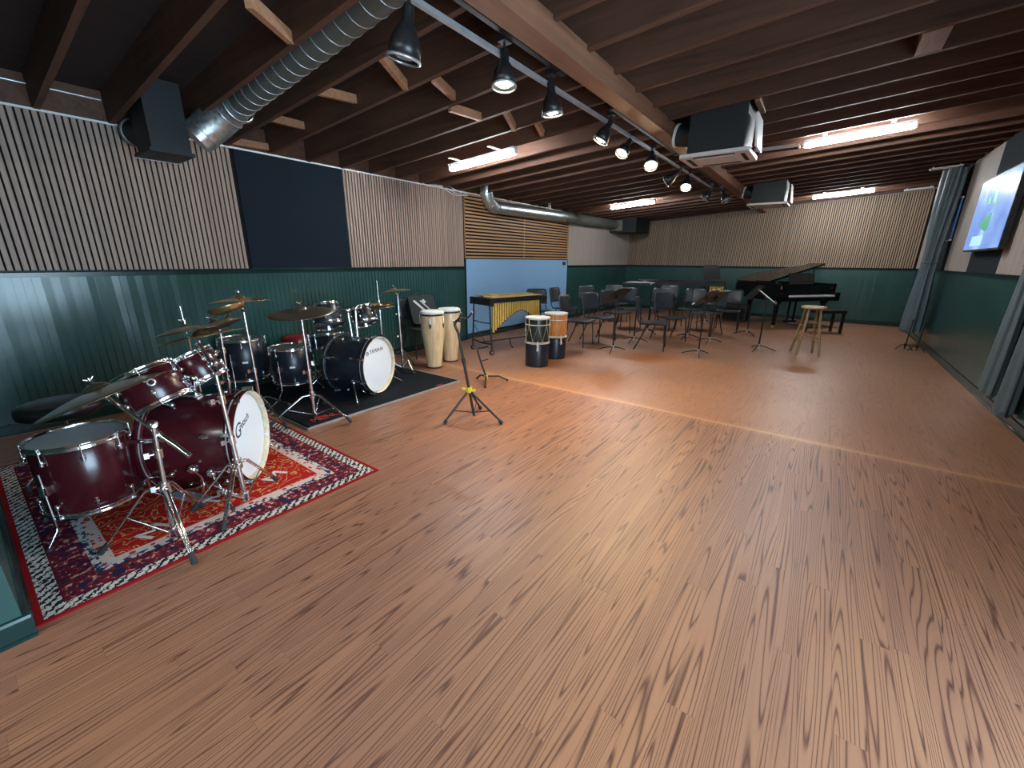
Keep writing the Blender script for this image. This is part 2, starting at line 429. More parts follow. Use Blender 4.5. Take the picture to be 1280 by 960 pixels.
def slats(g, axis, a, b, z0, z1fun, face, sgn, pitch=.042, w=.029, t0=.012, t1=.028):
    """backing felt (slot 1) with square slats (slot 0) in front"""
    n = int((b-a)/pitch)
    def bx(l, h, ta, tb, m, za, zb):
        q0, q1 = sorted((face+sgn*ta, face+sgn*tb))
        if axis == 1: g.box((q0, l, za), (q1, h, zb), m)
        else: g.box((l, q0, za), (h, q1, zb), m)
    for i in range(n):
        l = a+i*pitch+.006
        bx(l, l+w, t0, t1, 0, z0, z1fun(l))
    q0, q1 = sorted((face+sgn*.001, face+sgn*t0)); vs = []
    for t_ in (a, b):
        for q in (q0, q1):
            for zz in (z0, z1fun(t_)): vs.append((q, t_, zz) if axis == 1 else (t_, q, zz))
    g.add(vs, [(0, 1, 3, 2), (4, 6, 7, 5), (0, 4, 5, 1), (2, 3, 7, 6), (0, 2, 6, 4), (1, 5, 7, 3)], 1)
def wallrail(name, axis, a, b, face, sgn, parent, z=ZR):
    g = G()
    prof = [(0, z-.055), (.012, z-.055), (.014, z-.018), (.034, z-.012), (.036, z+.0), (0, z+.004)]
    vs = []
    for t in (a, b):
        for d, zz in prof:
            q = face+sgn*d
            vs.append((q, t, zz) if axis == 1 else (t, q, zz))
    n = len(prof)
    g.add(vs, [(i, (i+1) % n, n+(i+1) % n, n+i) for i in range(n)]+[tuple(range(n))[::-1], tuple(range(n, 2*n))])
    return g.build(name, 'trim', parent)
def baseboard(name, axis, a, b, face, sgn):
    g = G(); prof = [(0, 0.0), (.020, 0.0), (.020, .012), (.014, .016), (.014, .085), (.009, .095), (0, .10)]
    vs = []
    for t in (a, b):
        for d, zz in prof:
            q = face+sgn*d
            vs.append((q, t, zz) if axis == 1 else (t, q, zz))
    n = len(prof)
    g.add(vs, [(i, (i+1) % n, n+(i+1) % n, n+i) for i in range(n)]+[tuple(range(n))[::-1], tuple(range(n, 2*n))])
    return struct(g.build(name, 'trim'))

# left wall
g = G(); g.box((XL-.15, YJ, 0), (XL, YB+.15, 2.8)); wl = struct(g.build('wall_left', 'plaster'))
g = G(); beadboard(g, 1, YJ, 5.49, 0, ZR-.05, XL, 1); beadboard(g, 1, 9.10, YB, 0, ZR-.05, XL, 1); g.build('beadboard', 'green', wl)
wallrail('chair_rail', 1, YJ, 5.49, XL, 1, wl); wallrail('chair_rail', 1, 9.10, YB, XL, 1, wl)
ztl = lambda y: 2.478
g = G(); slats(g, 1, YJ, 2.066, ZR, ztl, XL, 1); g.build('slat_panel', ['slat', 'felt'], wl)
g = G(); g.box((XL, 2.066, ZR), (XL+.024, 3.28, 2.478)); tag(g.build('acoustic_panel', 'darkpanel', wl), 'black fabric panel between the slats')
g = G(); slats(g, 1, 3.28, 5.49, ZR, ztl, XL, 1); g.build('slat_panel', ['slat', 'felt'], wl)
g = G(); slats(g, 1, 9.10, YB, ZR, ztl, XL, 1); g.build('slat_panel', ['slat_pale', 'felt'], wl)
g = G()
z = 1.435
while z < 2.47:
    g.box((XL+.012, 5.50, z), (XL+.036, 9.095, z+.030), 0); z += .056
for y in (5.50, 7.28, 9.075): g.box((XL+.004, y, 1.43), (XL+.013, y+.02, 2.478), 0)
g.box((XL+.001, 5.49, 1.42), (XL+.012, 9.10, 2.478), 1)
tag(g.build('slat_panel', ['slat_h', 'felt'], wl), 'warm oak slats laid horizontally')
g = G(); g.box((XL, 5.505, .11), (XL+.03, 9.085, 1.415)); bp = g.build('wall_panel', 'bluepanel', wl); tag(bp, 'smooth pale blue panel')
g = G(); g.box((XL+.03, 8.86, 1.30), (XL+.045, 8.98, 1.375)); g.build('switch_plate', 'black', wl)
g = G(); g.box((XL, 5.485, 0), (XL+.035, 5.505, 1.42)); g.box((XL, 9.085, 0), (XL+.035, 9.10, 1.42)); g.build('panel_edge', 'trim', wl)
g = G(); g.box((XL, YJ, 2.486), (XL+.012, YB, 2.73)); g.build('rim_joist', 'joist', wl)
g = G(); g.box((XL, YJ, 2.470), (XL+.036, YB-.3, 2.486)); tag(struct(g.build('trim_1', 'white')), None)
baseboard('baseboard_left', 1, YJ, YB, XL, 1)

# back wall
g = G(); g.box((XL-.15, YB, 0), (XR+.15, YB+.15, 3.1)); wb = struct(g.build('wall_back', 'plaster'))
g = G(); beadboard(g, 0, XL, XR, 0, ZR-.05, YB, -1); g.build('beadboard', 'green', wb)
wallrail('chair_rail', 0, XL, XR, YB, -1, wb)
g = G(); slats(g, 0, XL+.03, XR-.02, ZR, lambda x: zc(x)-.005, YB, -1, .042, .026)
g.build('slat_panel', ['slat_back', 'felt'], wb)
baseboard('baseboard_back', 0, XL, XR, YB, -1)

# right wall, with a doorway to daylight beside the camera
D0, D1, DZ = -.35, 1.55, 2.12
g = G()
g.box((XR, D1, 0), (XR+.15, YB+.15, 3.1)); g.box((XR, YF-.15, 0), (XR+.15, D0, 3.1)); g.box((XR, D0, DZ), (XR+.15, D1, 3.1))
wr = struct(g.build('wall_right', 'plaster'))
g = G(); g.box((XR-.008, D1+.06, 0), (XR, YB, ZR-.05)); g.build('wainscot_panel', 'green', wr)
wallrail('chair_rail', 1, D1+.06, YB, XR, -1, wr)
ztr = zc(XR)-.004
for a, b in ((D1+.06, 7.235), (8.53, 9.97), (11.3, YB-.03)):
    g = G(); slats(g, 1, a, b, ZR, lambda y: ztr, XR, -1, .042, .034, .012, .022); g.build('slat_panel', ['slat_pale', 'felt'], wr)
for a, b in ((7.235, 8.53), (9.97, 11.3)):
    g = G(); g.box((XR-.02, a, ZR), (XR, b, ztr)); tag(g.build('acoustic_panel', 'darkpanel', wr), 'dark fabric panel between the slats')
baseboard('baseboard_right', 1, D1+.06, YB, XR, -1)
g = G()
g.box((XR-.02, D0-.06, 0), (XR+.16, D0, DZ+.06)); g.box((XR-.02, D1, 0), (XR+.16, D1+.06, DZ+.06)); g.box((XR-.02, D0, DZ), (XR+.16, D1, DZ+.06))
struct(g.build('door_1', 'trim'))

# wall that juts in beside the rug, wall behind the camera
g = G(); g.box((XL-.15, YF, 0), (XJ, YJ, 2.9)); wf = struct(g.build('wall_front', 'green'))
g = G(); g.box((XJ, YF-.15, 0), (XR+.15, YF, 3.1)); wr2 = struct(g.build('wall_rear', 'plaster'))
baseboard('baseboard_front', 1, YF, YJ+.02, XJ, 1)
baseboard('baseboard_front', 0, XL, XJ, YJ, 1)

# ---- ceiling: deck, joists, bridging, beam
def slopebox(g, x0, x1, y0, y1, o0, o1, m=0):
    vs = []
    for o in (o0, o1):
        for y in (y0, y1):
            for x in (x0, x1): vs.append((x, y, zc(x, o)))
    g.add(vs, [(0, 2, 3, 1), (4, 5, 7, 6), (0, 1, 5, 4), (2, 6, 7, 3), (0, 4, 6, 2), (1, 3, 7, 5)], m)
JD = .235
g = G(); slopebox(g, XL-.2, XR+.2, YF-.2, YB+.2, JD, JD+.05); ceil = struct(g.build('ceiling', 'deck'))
JY = [1.133+.4265*i for i in range(-10, 28)]
XBm = -1.66
for i, y in enumerate(JY):
    if y > YB-.05: continue
    x1 = random.uniform(-.004, .004)
    g = G(); slopebox(g, XL if y > YJ else XJ, XR, y, y+.040, x1, JD); g.build('joist', 'joist', ceil)
def brace(xa, ya, xb, yb, za, zb, parent=ceil):
    g = G(); a = Vector((xa, ya, zc(xa, za))); b = Vector((xb, yb, zc(xb, zb)))
    d = (b-a); L = d.length; m = align(a, d)
    g.box((-.019, -.032, 0), (.019, .032, L), 0, m); g.build('cross_brace', 'brace', parent)
brace(-2.467, 1.180, -2.811, 1.555, -0.065, 0.025)
brace(-2.589, 2.030, -2.800, 2.410, 0.035, 0.021)
brace(-3.384, 2.030, -3.442, 2.410, 0.043, 0.095)
brace(-4.188, 2.030, -4.308, 2.410, 0.049, 0.094)
brace(-5.110, 2.030, -5.067, 2.410, 0.060, 0.061)
brace(-2.544, 2.455, -2.714, 2.835, 0.016, 0.047)
brace(-2.807, 2.880, -2.798, 3.260, 0.002, 0.019)
brace(-2.553, 3.300, -2.725, 3.690, 0.039, 0.009)
brace(-2.60, 3.73, -2.66, 4.10, .19, .035)
brace(-2.75, 4.6, -2.62, 4.95, .035, .18)
g = G(); slopebox(g, .22, .36, 4.16, 4.54, 0.0, JD-.03); g.build('blocking', 'beam', ceil)
for (xa, y) in ((-1.05, 5.02), (-.78, 4.59)):
    g = G(); slopebox(g, xa, xa+.04, y, y+.385, -.02, JD-.03); g.build('blocking', 'beam', ceil)
g = G(); g.box((-1.655, YF, zc(-1.55, -.105)), (-1.515, YB, zc(-1.55, .03))); g.build('beam', 'beam', ceil)

# ================================================================== LIGHT FITTINGS
def fluorescent(label, x0, x1, y, on=True):
    cx = (x0+x1)/2; th = math.atan(SL)
    m = Matrix.Translation((cx, y, zc(cx))) @ Matrix.Rotation(-th, 4, 'Y')
    t = thing('fluorescent_light', label, 'ceiling light', mat=m, group='fluorescent ceiling lights')
    h = (x1-x0)/2
    g = G(); g.prism([(-.045, 0), (.045, 0), (.032, -.032), (-.032, -.032)], -h, h, 0, None, 0); g.build('housing', 'white', t)
    g = G()
    g.lathe([(.001, -h+.01), (.026, -h+.01), (.030, -h+.03), (.030, h-.03), (.026, h-.01), (.001, h-.01)], 14, 0, Matrix.Translation((0, 0, -.052)) @ Matrix.Rotation(PI/2, 4, 'Y'))
    g.build('tube', 'tube', t)
    for s in (-1, 1): g = G(); g.box((s*h-.008, -.026, -.070), (s*h+.008, .026, 0)); g.build('end_cap', 'white', t)
    for s in (-1, 1): g = G(); g.box((s*h*.6-.02, -.24, 0), (s*h*.6+.02, .24, .006)); g.build('mounting_strap', 'joist', t)
    return t
fluorescent('lit tube light nearest the silver wall duct, above the pale left slats', -4.07, -3.05, 4.155)
fluorescent('lit tube light furthest back on the left half of the ceiling', -4.02, -3.08, 8.99)
fluorescent('lit tube light on the right half, the long one beside the front ceiling unit', -.50, .47, 6.47)
fluorescent('lit tube light furthest back on the right half, above the grand piano', -.55, .45, 11.46)
fluorescent('lit tube light above the camera on the left half of the ceiling', -2.1, -1.1, -2.2)  # added lamp out of view, set well back to keep the foreground darker
fluorescent('lit tube light above the camera on the right half of the ceiling', -.5, .5, -2.0)  # second added lamp out of view, also placed for the foreground brightness

# track, conduit and spot heads
TX = -1.80
t = thing('conduit', 'long white painted conduit running beside the redwood beam', 'conduit', (TX, 0, 2.575))
g = G(); g.box((-.014, .2, -.012), (.014, 8.0, .012)); g.build('strip', 'silver', t)
def track(label, y0, y1, z=2.64, x=-1.71):
    t = thing('track_rail', label, 'light track', (x, y0, z), group='black tracks along the beam')
    g = G(); g.box((-.018, 0, -.012), (.018, y1-y0, .012)); g.build('rail', 'black', t)
    g = G(); g.box((-.024, -.03, -.018), (.024, .05, .016)); g.box((-.024, y1-y0-.05, -.018), (.024, y1-y0+.03, .016)); g.build('end_feed', 'black', t)
track('black light track on the beam nearest the camera', 1.2, 2.85)
track('black light track further along the beam, before the front ceiling unit', 3.7, 5.6)
track('black light track at the far end of the beam', 5.9, 8.6)
def spot(label, y, tilt, yaw, kind, x=-1.74, ztop=2.63, scale=1.0, energy=0):
    """tilt away from straight down, yaw is the compass direction of the tilt"""
    t = thing('spotlight', label, 'spotlight', (x, y, ztop), group='spotlights on the track')
    g = G(); g.box((-.03, -.035, -.02), (.03, .035, .012)); g.cyl((0, 0, -.02), (0, 0, -.06), .008); g.build('mount', 'black', t)
    d = Vector((math.sin(tilt)*math.cos(yaw), math.sin(tilt)*math.sin(yaw), -math.cos(tilt)))
    m = align((0, 0, -.055), d)
    s_ = scale*1.28
    g = G()
    prof = [(.001, 0), (.024, 0), (.027, .01), (.027, .055*s_), (.038*s_, .072*s_), (.052*s_, .10*s_), (.060*s_, .13*s_), (.062*s_, .165*s_), (.058*s_, .165*s_), (.055*s_, .13*s_), (.022, .085*s_)]
    g.lathe(prof, 20, 0, m); g.build('shade', 'black', t)
    g = G(); g.lathe([(.058*s_, .164*s_), (.0655*s_, .163*s_), (.0655*s_, .172*s_), (.058*s_, .172*s_)], 20, 0, m); g.build('rim', 'silver', t)
    g = G(); g.lathe([(.001, .166*s_), (.030*s_, .163*s_), (.049*s_, .150*s_), (.040*s_, .11*s_), (.001, .10*s_)], 16, 0, m)
    g.build('lamp', {'off': 'silver', 'dim': 'bulbdim', 'on': 'bulb'}[kind], t)
    if energy:
        L = bpy.data.lights.new('lamp_beam', 'SPOT'); L.energy = energy; L.color = (1.0, .72, .42); L.spot_size = R(95); L.spot_blend = .8; L.shadow_soft_size = .04
        o = bpy.data.objects.new('lamp_beam', L); col.objects.link(o); o.parent = t
        o.matrix_basis = m @ Matrix.Translation((0, 0, .18*s_)) @ Matrix.Rotation(PI, 4, 'X')
    return t
spot('large unlit black spotlight nearest the camera', 1.60, R(14), R(190), 'off', -1.80, 2.60, 1.0)
spot('first lit spotlight, pointing straight down beside the white conduit', 2.28, R(6), R(-60), 'dim', -1.76, 2.64, .9, 5)
spot('second lit spotlight pointing down, at the end of the nearest track', 2.80, R(6), R(60), 'dim', -1.76, 2.63, .9, 8)
spot('lit spotlight tilted to the left above the middle of the room', 3.83, R(28), R(215), 'dim', -1.77, 2.64, .85, 22)
spot('bright spotlight facing the camera, left of the brightest one', 4.36, R(38), R(250), 'on', -1.80, 2.60, .8, 26)
spot('brightest warm spotlight, just left of the front ceiling unit', 4.95, R(35), R(-70), 'on', -1.78, 2.60, .9, 36)
spot('unlit spotlight turned sideways under the front ceiling unit', 6.10, R(60), R(180), 'off', -1.80, 2.58, .9)
spot('warm bright spotlight under the front ceiling unit', 6.50, R(35), R(-80), 'on', -1.80, 2.59, .9, 36)
spot('unlit spotlight near the far end of the beam', 7.9, R(30), R(200), 'off', -1.78, 2.62, .9)
spot('unlit spotlight closest to the rear ceiling unit', 8.3, R(30), R(-20), 'off', -1.70, 2.62, .9)

# ================================================================== CEILING UNITS AND DUCTS
def cassette(label, x0, x1, y0, y1, z, name='ceiling_air_conditioner'):
    t = thing(name, label, 'air conditioner', ((x0+x1)/2, (y0+y1)/2, z), group='ceiling air conditioners')
    cx, cy = (x0+x1)/2, (y0+y1)/2
    hx, hy = (x1-x0)/2, (y1-y0)/2
    g = G(); g.box((-hx+.06, -hy+.05, .03), (hx-.06, hy-.05, zc(x0)-z+.1)); g.build('housing', 'blacksheet', t)
    g = G(); g.rbox((-hx, -hy, 0), (hx, hy, .032), .03); pn = g.build('panel', 'offwhite', t)
    g = G()
    g.box((-hx*.55, -hy*.55, -.004), (hx*.55, hy*.55, .0)); g.build('grille', 'offwhite', pn)
    g = G()
    for s in (-1, 1):
        g.box((-hx*.6, s*hy*.76-.018, -.003), (hx*.6, s*hy*.76+.018, .0)); g.box((s*hx*.78-.018, -hy*.6, -.003), (s*hx*.78+.018, hy*.6, .0))
    g.build('air_slot', 'black', pn)
    g = G(); m = Matrix.Translation((hx+.03, -.02, .10)) @ Matrix.Rotation(R(-6), 4, 'Y')
    g.rbox((-.008, -.17, -.06), (.008, .17, .22), .01, 0, m, 0); g.build('side_cover', 'white', t)
    g = G(); g.cyl((-hx+.06, 0, .24), (-hx-.10, 0, .27), .10, n=20); g.build('duct_collar', 'blacksheet', t)
    g = G(); g.cyl((-hx-.10, 0, .27), (-hx-.125, 0, .275), .108, n=20); g.build('collar_ring', 'offwhite', t)
    return t
cassette('black boxed ceiling unit with a beige underside, nearer one beside the beam', -1.37, -.76, 4.55, 5.08, 2.36)
cassette('smaller looking black boxed ceiling unit further back above the music stands', -1.40, -.78, 8.95, 9.6, 2.375)
t = thing('air_vent', 'slim beige slotted vent bar to the right of the nearer ceiling unit', 'vent', (-.78, 6.5, zc(-.78)-.02))
g = G(); g.rbox((-.24, -.06, -.02), (.24, .06, .018), .01); g.build('frame', 'offwhite', t)
g = G()
for i in range(5): g.box((-.22, -.045+i*.02, -.024), (.22, -.038+i*.02, -.02))
g.build('louvre', 'black', t)

# black air handler hung between the joists by the left wall
t = thing('air_handler', 'large black ductwork box hanging under the joists by the left wall', 'ventilation box', (-4.6, 1.36, 2.2))
g = G()
def P(x, y, z): return Vector((x, y, z))
bx0, bx1, by0, by1 = -4.77, -4.41, 1.21, 1.47
g.box((bx0, by0, 2.225), (bx1, by1, 2.72)); g.build('cabinet', 'blacksheet', t, True)
g = G(); g.box((-4.81, 1.19, 2.20), (-4.39, 1.49, 2.225)); g.build('drip_tray', 'blacksheet', t, True)
g = G(); g.box((-4.822, 1.19, 2.196), (-4.808, 1.49, 2.212)); g.build('edge_strip', 'silver', t, True)
g = G(); g.cyl((bx0, 1.32, 2.40), (-4.98, 1.28, 2.42), .10, .10, 24); g.build('round_collar', 'blacksheet', t, True)
g = G(); g.lathe([(.10, 0), (.112, 0), (.112, .03), (.10, .03)], 24, 0, align((-4.98, 1.28, 2.42), (-1, -.2, .1))); g.build('collar_rim', 'duct', t, True)

# spiral duct beside it, running across the room between two joists
t = thing('spiral_duct', 'grey flexible duct with pale spiral ribs crossing above the drums', 'duct', (-3.0, 1.79, 2.6))
g = G()
p0 = Vector((-4.16, 1.785, zc(-4.16, .066))); p1 = Vector((-1.76, 1.785, zc(-1.76, .15)))
g.cyl(p0, p1, .098, n=28); g.build('sleeve', 'duct', t, True)
g = G(); L = (p1-p0).length; turns = 19; d = (p1-p0).normalized(); ax, ay = ortho(d)
pts = [p0+d*(L*i/(turns*20))+(ax*math.cos(2*PI*i/20)+ay*math.sin(2*PI*i/20))*.0995 for i in range(turns*20+1)]
g.tube(pts, .0028, 5); g.build('spiral_rib', 'silver', t, True)
g = G()
el = []
for i in range(9):
    a = i/8; k_ = a*PI/2
    el.append(Vector((-4.10-.09*a-.24*math.sin(k_), 1.785-.26*(1-math.cos(k_)), 2.615-.27*(1-math.cos(k_)))))
g.tube(el, [.100, .108, .118, .127, .132, .134, .132, .126, .118], 24); g.build('elbow', 'galv', t, True)
g = G()
for i in (1, 3, 5, 7):
    d_ = (el[i+1]-el[i-1]).normalized(); g.lathe([(.122, -.006), (.136, 0), (.122, .006)], 24, 0, align(el[i], d_))
g.build('elbow_seam', 'galv', t, True)

# shiny duct along the left wall over the oak slats
t = thing('wall_duct', 'shiny galvanised round duct along the left wall above the oak slats', 'duct', (-4.93, 5.8, 2.3))
g = G(); g.cyl((-4.93, 6.12, 2.300), (-4.93, 8.6, 2.34), .105, n=28); g.build('pipe', 'galv', t, True)
g = G(); g.cyl((-4.93, 8.58, 2.34), (-4.93, 11.4, 2.36), .108, n=28)
for i in range(56):
    y = 8.62+i*.049; g.lathe([(.106, -.008), (.1135, 0), (.106, .008)], 20, 0, align((-4.93, y, 2.34+.0073*(y-8.6)), (0, 1, .01)))
g.build('ribbed_pipe', 'duct', t, True)
g = G(); el = []
for i in range(9):
    a = i/8*PI/2; el.append((-4.93, 6.14-.26*math.sin(a), 2.30+.26*(1-math.cos(a))))
el.append((-4.93, 5.88, 2.66)); g.tube(el, .105, 24); g.build('elbow', 'galv', t, True)
g = G()
for i in (1, 3, 5, 7):
    p = Vector(el[i]); d_ = (Vector(el[i+1])-Vector(el[i-1])).normalized(); g.lathe([(.104, -.006), (.112, 0), (.104, .006)], 24, 0, align(p, d_))
g.lathe([(.104, -.012), (.113, 0), (.104, .012)], 24, 0, align((-4.93, 6.14, 2.30), (0, 1, 0)))
g.build('elbow_seam', 'galv', t, True)
g = G(); g.box((-4.94, 7.9, 2.42), (-4.90, 7.94, 2.55)); g.build('hanger', 'offwhite', t, True)
t = thing('duct_plenum', 'dark square box in the back left corner where the wall duct ends', 'ventilation box', (-4.8, 11.9, 2.1))  # dark box put where the corner lies in shadow
g = G(); g.box((-5.09, 11.4, 2.16), (-4.35, 12.4, 2.53)); g.build('box', 'blacksheet', t, True)
g = G(); g.box((-5.09, 11.37, 2.20), (-4.72, 11.40, 2.47)); g.build('flange', 'duct', t, True)
# loose white cables above the left wall
t = thing('cable_bundle', 'loose white cables drooping where the pale slats meet the oak slats', 'cable', (-5.0, 5.0, 2.45))
for k_ in range(3):
    g = G(); pts = [(-5.05+.02*k_, 4.55+.12*i, 2.485-.03*math.sin(i*1.1+k_)-.006*i*k_) for i in range(9)]; g.tube(pts, .004, 6); g.build('cable', 'white', t, True)
t = thing('pipe', 'thin pale pipe under the joists above the left end of the slatted wall', 'pipe', (-5.09, .8, 2.64))
g = G(); g.cyl((-5.09, .10, 2.645), (-5.09, 1.12, 2.645), .010, n=10); g.build('tube', 'silver', t, True)
for y in (.293, .72): g = G(); g.box((-5.108, y+.05, 2.632), (-5.078, y+.07, 2.658)); g.build('clip', 'silver', t, True)
# short rail brackets near the right wall
for (x0, x1, y, lab) in ((1.02, 1.40, 9.9, 'short pale rail under the ceiling holding the far curtain'), (.96, 1.40, 12.3, 'short pale rail under the ceiling near the back right corner')):
    t = thing('curtain_rail', lab, 'curtain rail', ((x0+x1)/2, y, zc(1.2, -.03)))
    h = (x1-x0)/2
    g = G(); m = Matrix.Rotation(-math.atan(SL), 4, 'Y'); g.rbox((-h, -.03, -.015), (h, .03, .015), .012, 0, m); g.build('rail', 'offwhite', t)
    g = G()
    for s in (-1, 1): g.cyl((s*h*.8, 0, s*h*.8*SL), (s*h*.8, 0, s*h*.8*SL+.035), .01)
    g.build('bracket', 'silver', t)

# ================================================================== RIGHT WALL THINGS
t = thing('television', 'large flat television showing a blue picture on the right wall', 'television', (1.50, 7.75, 2.0), 0)
y0, y1, z0, z1 = 6.95, 8.50, 1.555, 2.43
m = Matrix.Translation((1.44, 0, 1.99)) @ Matrix.Rotation(R(0), 4, 'Y') @ Matrix.Translation((0, 0, -1.99))
g = G(); g.rbox((-.0, y0, z0), (.05, y1, z1), .01, 0, m, 0); g.build('case', 'black', t, True)
g = G(); g.box((-.003, y0+.018, z0+.022), (-.0005, y1-.018, z1-.018), 0, m); s = g.build('screen', 'screen', t, True)
def lp(pts, mm, d=.0045): g = G(); g.prism([(a, b) for a, b in pts], -d, -.003, 0, m, 0); g.build('screen_graphic', mm, s, True)
lp([(7.62, 1.80), (7.70, 1.78), (7.95, 1.84), (8.02, 1.90), (7.72, 1.97), (7.60, 2.0)], 'leafgreen')
lp([(7.52, 2.06), (7.72, 2.10), (7.75, 2.25), (7.62, 2.30), (7.60, 2.16)], 'leafgreen'); lp([(7.80, 2.10), (7.95, 2.12), (7.88, 2.24)], 'leafgreen')
lp([(7.5, 2.30), (7.9, 2.28), (7.85, 2.37), (7.5, 2.38)], 'paleblue'); lp([(7.7, 1.62), (8.2, 1.62), (8.2, 1.74), (7.7, 1.74)], 'paleblue')
g = G(); g.box((1.49, 7.4, 1.75), (XR-.015, 8.05, 2.2)); g.build('wall_bracket', 'black', t, True)
t = thing('banner', 'narrow blue banner on the right wall between curtain and television', 'banner', (1.52, 10.1, 2.2))  # plain blue slab added in place of a second screen seen at a slant
g = G(); g.box((1.505, 10.02, 1.78), (1.525, 10.30, 2.42)); g.build('cloth', 'bluebanner', t, True)
g = G(); g.box((1.50, 10.01, 1.765), (1.528, 10.31, 1.785)); g.box((1.50, 10.01, 2.415), (1.528, 10.31, 2.435)); g.build('batten', 'white', t, True)

def curtain(label, cx, cy, wx_, wy_, z0, z1, folds, seed):
    rnd = random.Random(seed); t = thing('curtain', label, 'curtain', (cx, cy, z0), group='blue grey curtains on the right wall')
    nz, n = 16, folds*8; vs = []
    for j in range(nz+1):
        a = j/nz; z = z0+(z1-z0)*a
        w = 1.0-.25*math.exp(-((a-.45)/.3)**2)+.05*math.sin(a*9)
        for i in range(n):
            th = 2*PI*i/n; q = 1+.22*math.sin(folds*th+1.2*math.sin(a*3+seed))+.05*math.sin(3*th+a*7)
            zz = z
            if j == 0: zz = z+.03*math.sin(folds*th)
            vs.append((wx_*w*q*math.cos(th), wy_*w*q*math.sin(th), zz-z0))
    fs = [(j*n+i, j*n+(i+1) % n, (j+1)*n+(i+1) % n, (j+1)*n+i) for j in range(nz) for i in range(n)]
    g = G(); g.add(vs, fs, 0, True); g.add(vs[:n], [tuple(range(n))[::-1]]); g.add(vs[-n:], [tuple(range(n))])
    g.build('fabric', 'curtain', t)
    g = G(); g.tube([(wx_*.9*math.cos(2*PI*i/16), wy_*.9*math.sin(2*PI*i/16), (z1-z0)*.45) for i in range(16)], .008, 6, closed=True); g.build('tie_cord', 'curtain', t)
    return t
curtain('far gathered blue grey curtain hanging near the back right corner', 1.36, 10.15, .12, .26, .24, zc(1.36, -.04), 7, 1)
curtain('near gathered blue grey curtain cut by the right edge of the photo', 1.485, 5.96, .050, .15, .17, zc(1.485, -.03), 6, 3)
curtain('second bunch of the near curtain, lower at the right edge of the photo', 1.485, 5.44, .050, .13, .12, zc(1.485, -.03), 5, 5)

# ================================================================== RUG AND MAT
RX0, RY0, RW, RH = -4.35, -.088, 2.10, 1.588
k_ = rug_material(RX0, RY0, RW, RH); M['rug'] = k_
rug = thing('persian_rug', 'red patterned rug with cream borders under the burgundy drums', 'rug', (RX0, RY0, 0))
g = G(); n = 40
top = []
for j in range(n+1):
    for i in range(n+1):
        u = RW*i/n; w = RH*j/n; z = .007+.0012*math.sin(u*9+w*5)
        if i == n: z += .010*math.exp(-((w-.80)/.10)**2)
        if i == n-1: z += .006*math.exp(-((w-.80)/.10)**2)
        top.append((u, w, z))
N1 = n+1
g.add(top, [(j*N1+i, j*N1+i+1, (j+1)*N1+i+1, (j+1)*N1+i) for j in range(n) for i in range(n)], 0, True)
b = [(0, 0, .0005), (RW, 0, .0005), (RW, RH, .0005), (0, RH, .0005)]
g.add(b, [(3, 2, 1, 0)])
for e in ([j*N1 for j in range(N1)], [j*N1+n for j in range(N1)], list(range(N1)), [n*N1+i for i in range(N1)]):
    ps = [top[i] for i in e]; g.add(ps+[(p[0], p[1], .0005) for p in ps], [(i, i+1, N1+i+1, N1+i) for i in range(n)])
pile = g.build('pile', 'rug', rug)
for (x_, y_) in ((-2.63, .37), (-2.74, .71), (-2.72, 1.03), (-3.15, .30), (-3.2, 1.1)):
    text_mesh('emblem', 'M', .15, 'whiteprint', rug, Matrix.Translation((x_-RX0, y_-RY0, .0095)) @ Matrix.Rotation(R(120), 4, 'Z'), .0008, 0, 1, 1.3)
mat_ = thing('drum_mat', 'black rectangular mat with pale edging under the black drums', 'mat', (-3.95, 2.5, .009))
MX0, MX1, MY0, MY1 = -5.02, -3.325, 1.572, 3.44
g = G(); g.box((MX0, MY0, .0095), (MX1, MY1, .0150)); g.build('surface', 'mat', mat_, True)
g = G()
for a in (((MX1-.012, MY0, .0), (MX1+.004, MY1, .0165)), ((MX0, MY1-.012, 0), (MX1, MY1+.004, .0165)), ((MX0, MY0-.004, .009), (MX1, MY0+.012, .0165))): g.box(*a)
g.build('edging', 'matedge', mat_, True)
g = G(); g.tube([(MX0+.1, MY0+.012, .022), (-4.2, MY0+.012, .024), (MX1+.0, MY0+.012, .022)], .013, 8); g.build('rolled_edge', 'mat', mat_, True)
text_mesh('lettering', 'MEINL', .13, 'redprint', mat_, Matrix.Translation((-3.455+3.95, 1.80-2.5, .0075)) @ Matrix.Rotation(R(90), 4, 'Z'), .0006, 0, .9, .75)
text_mesh('lettering', 'MEINL', .05, 'redprint', mat_, Matrix.Translation((-3.37+3.95, 3.15-2.5, .0075)) @ Matrix.Rotation(R(90), 4, 'Z'), .0006, 0, .9, .8)

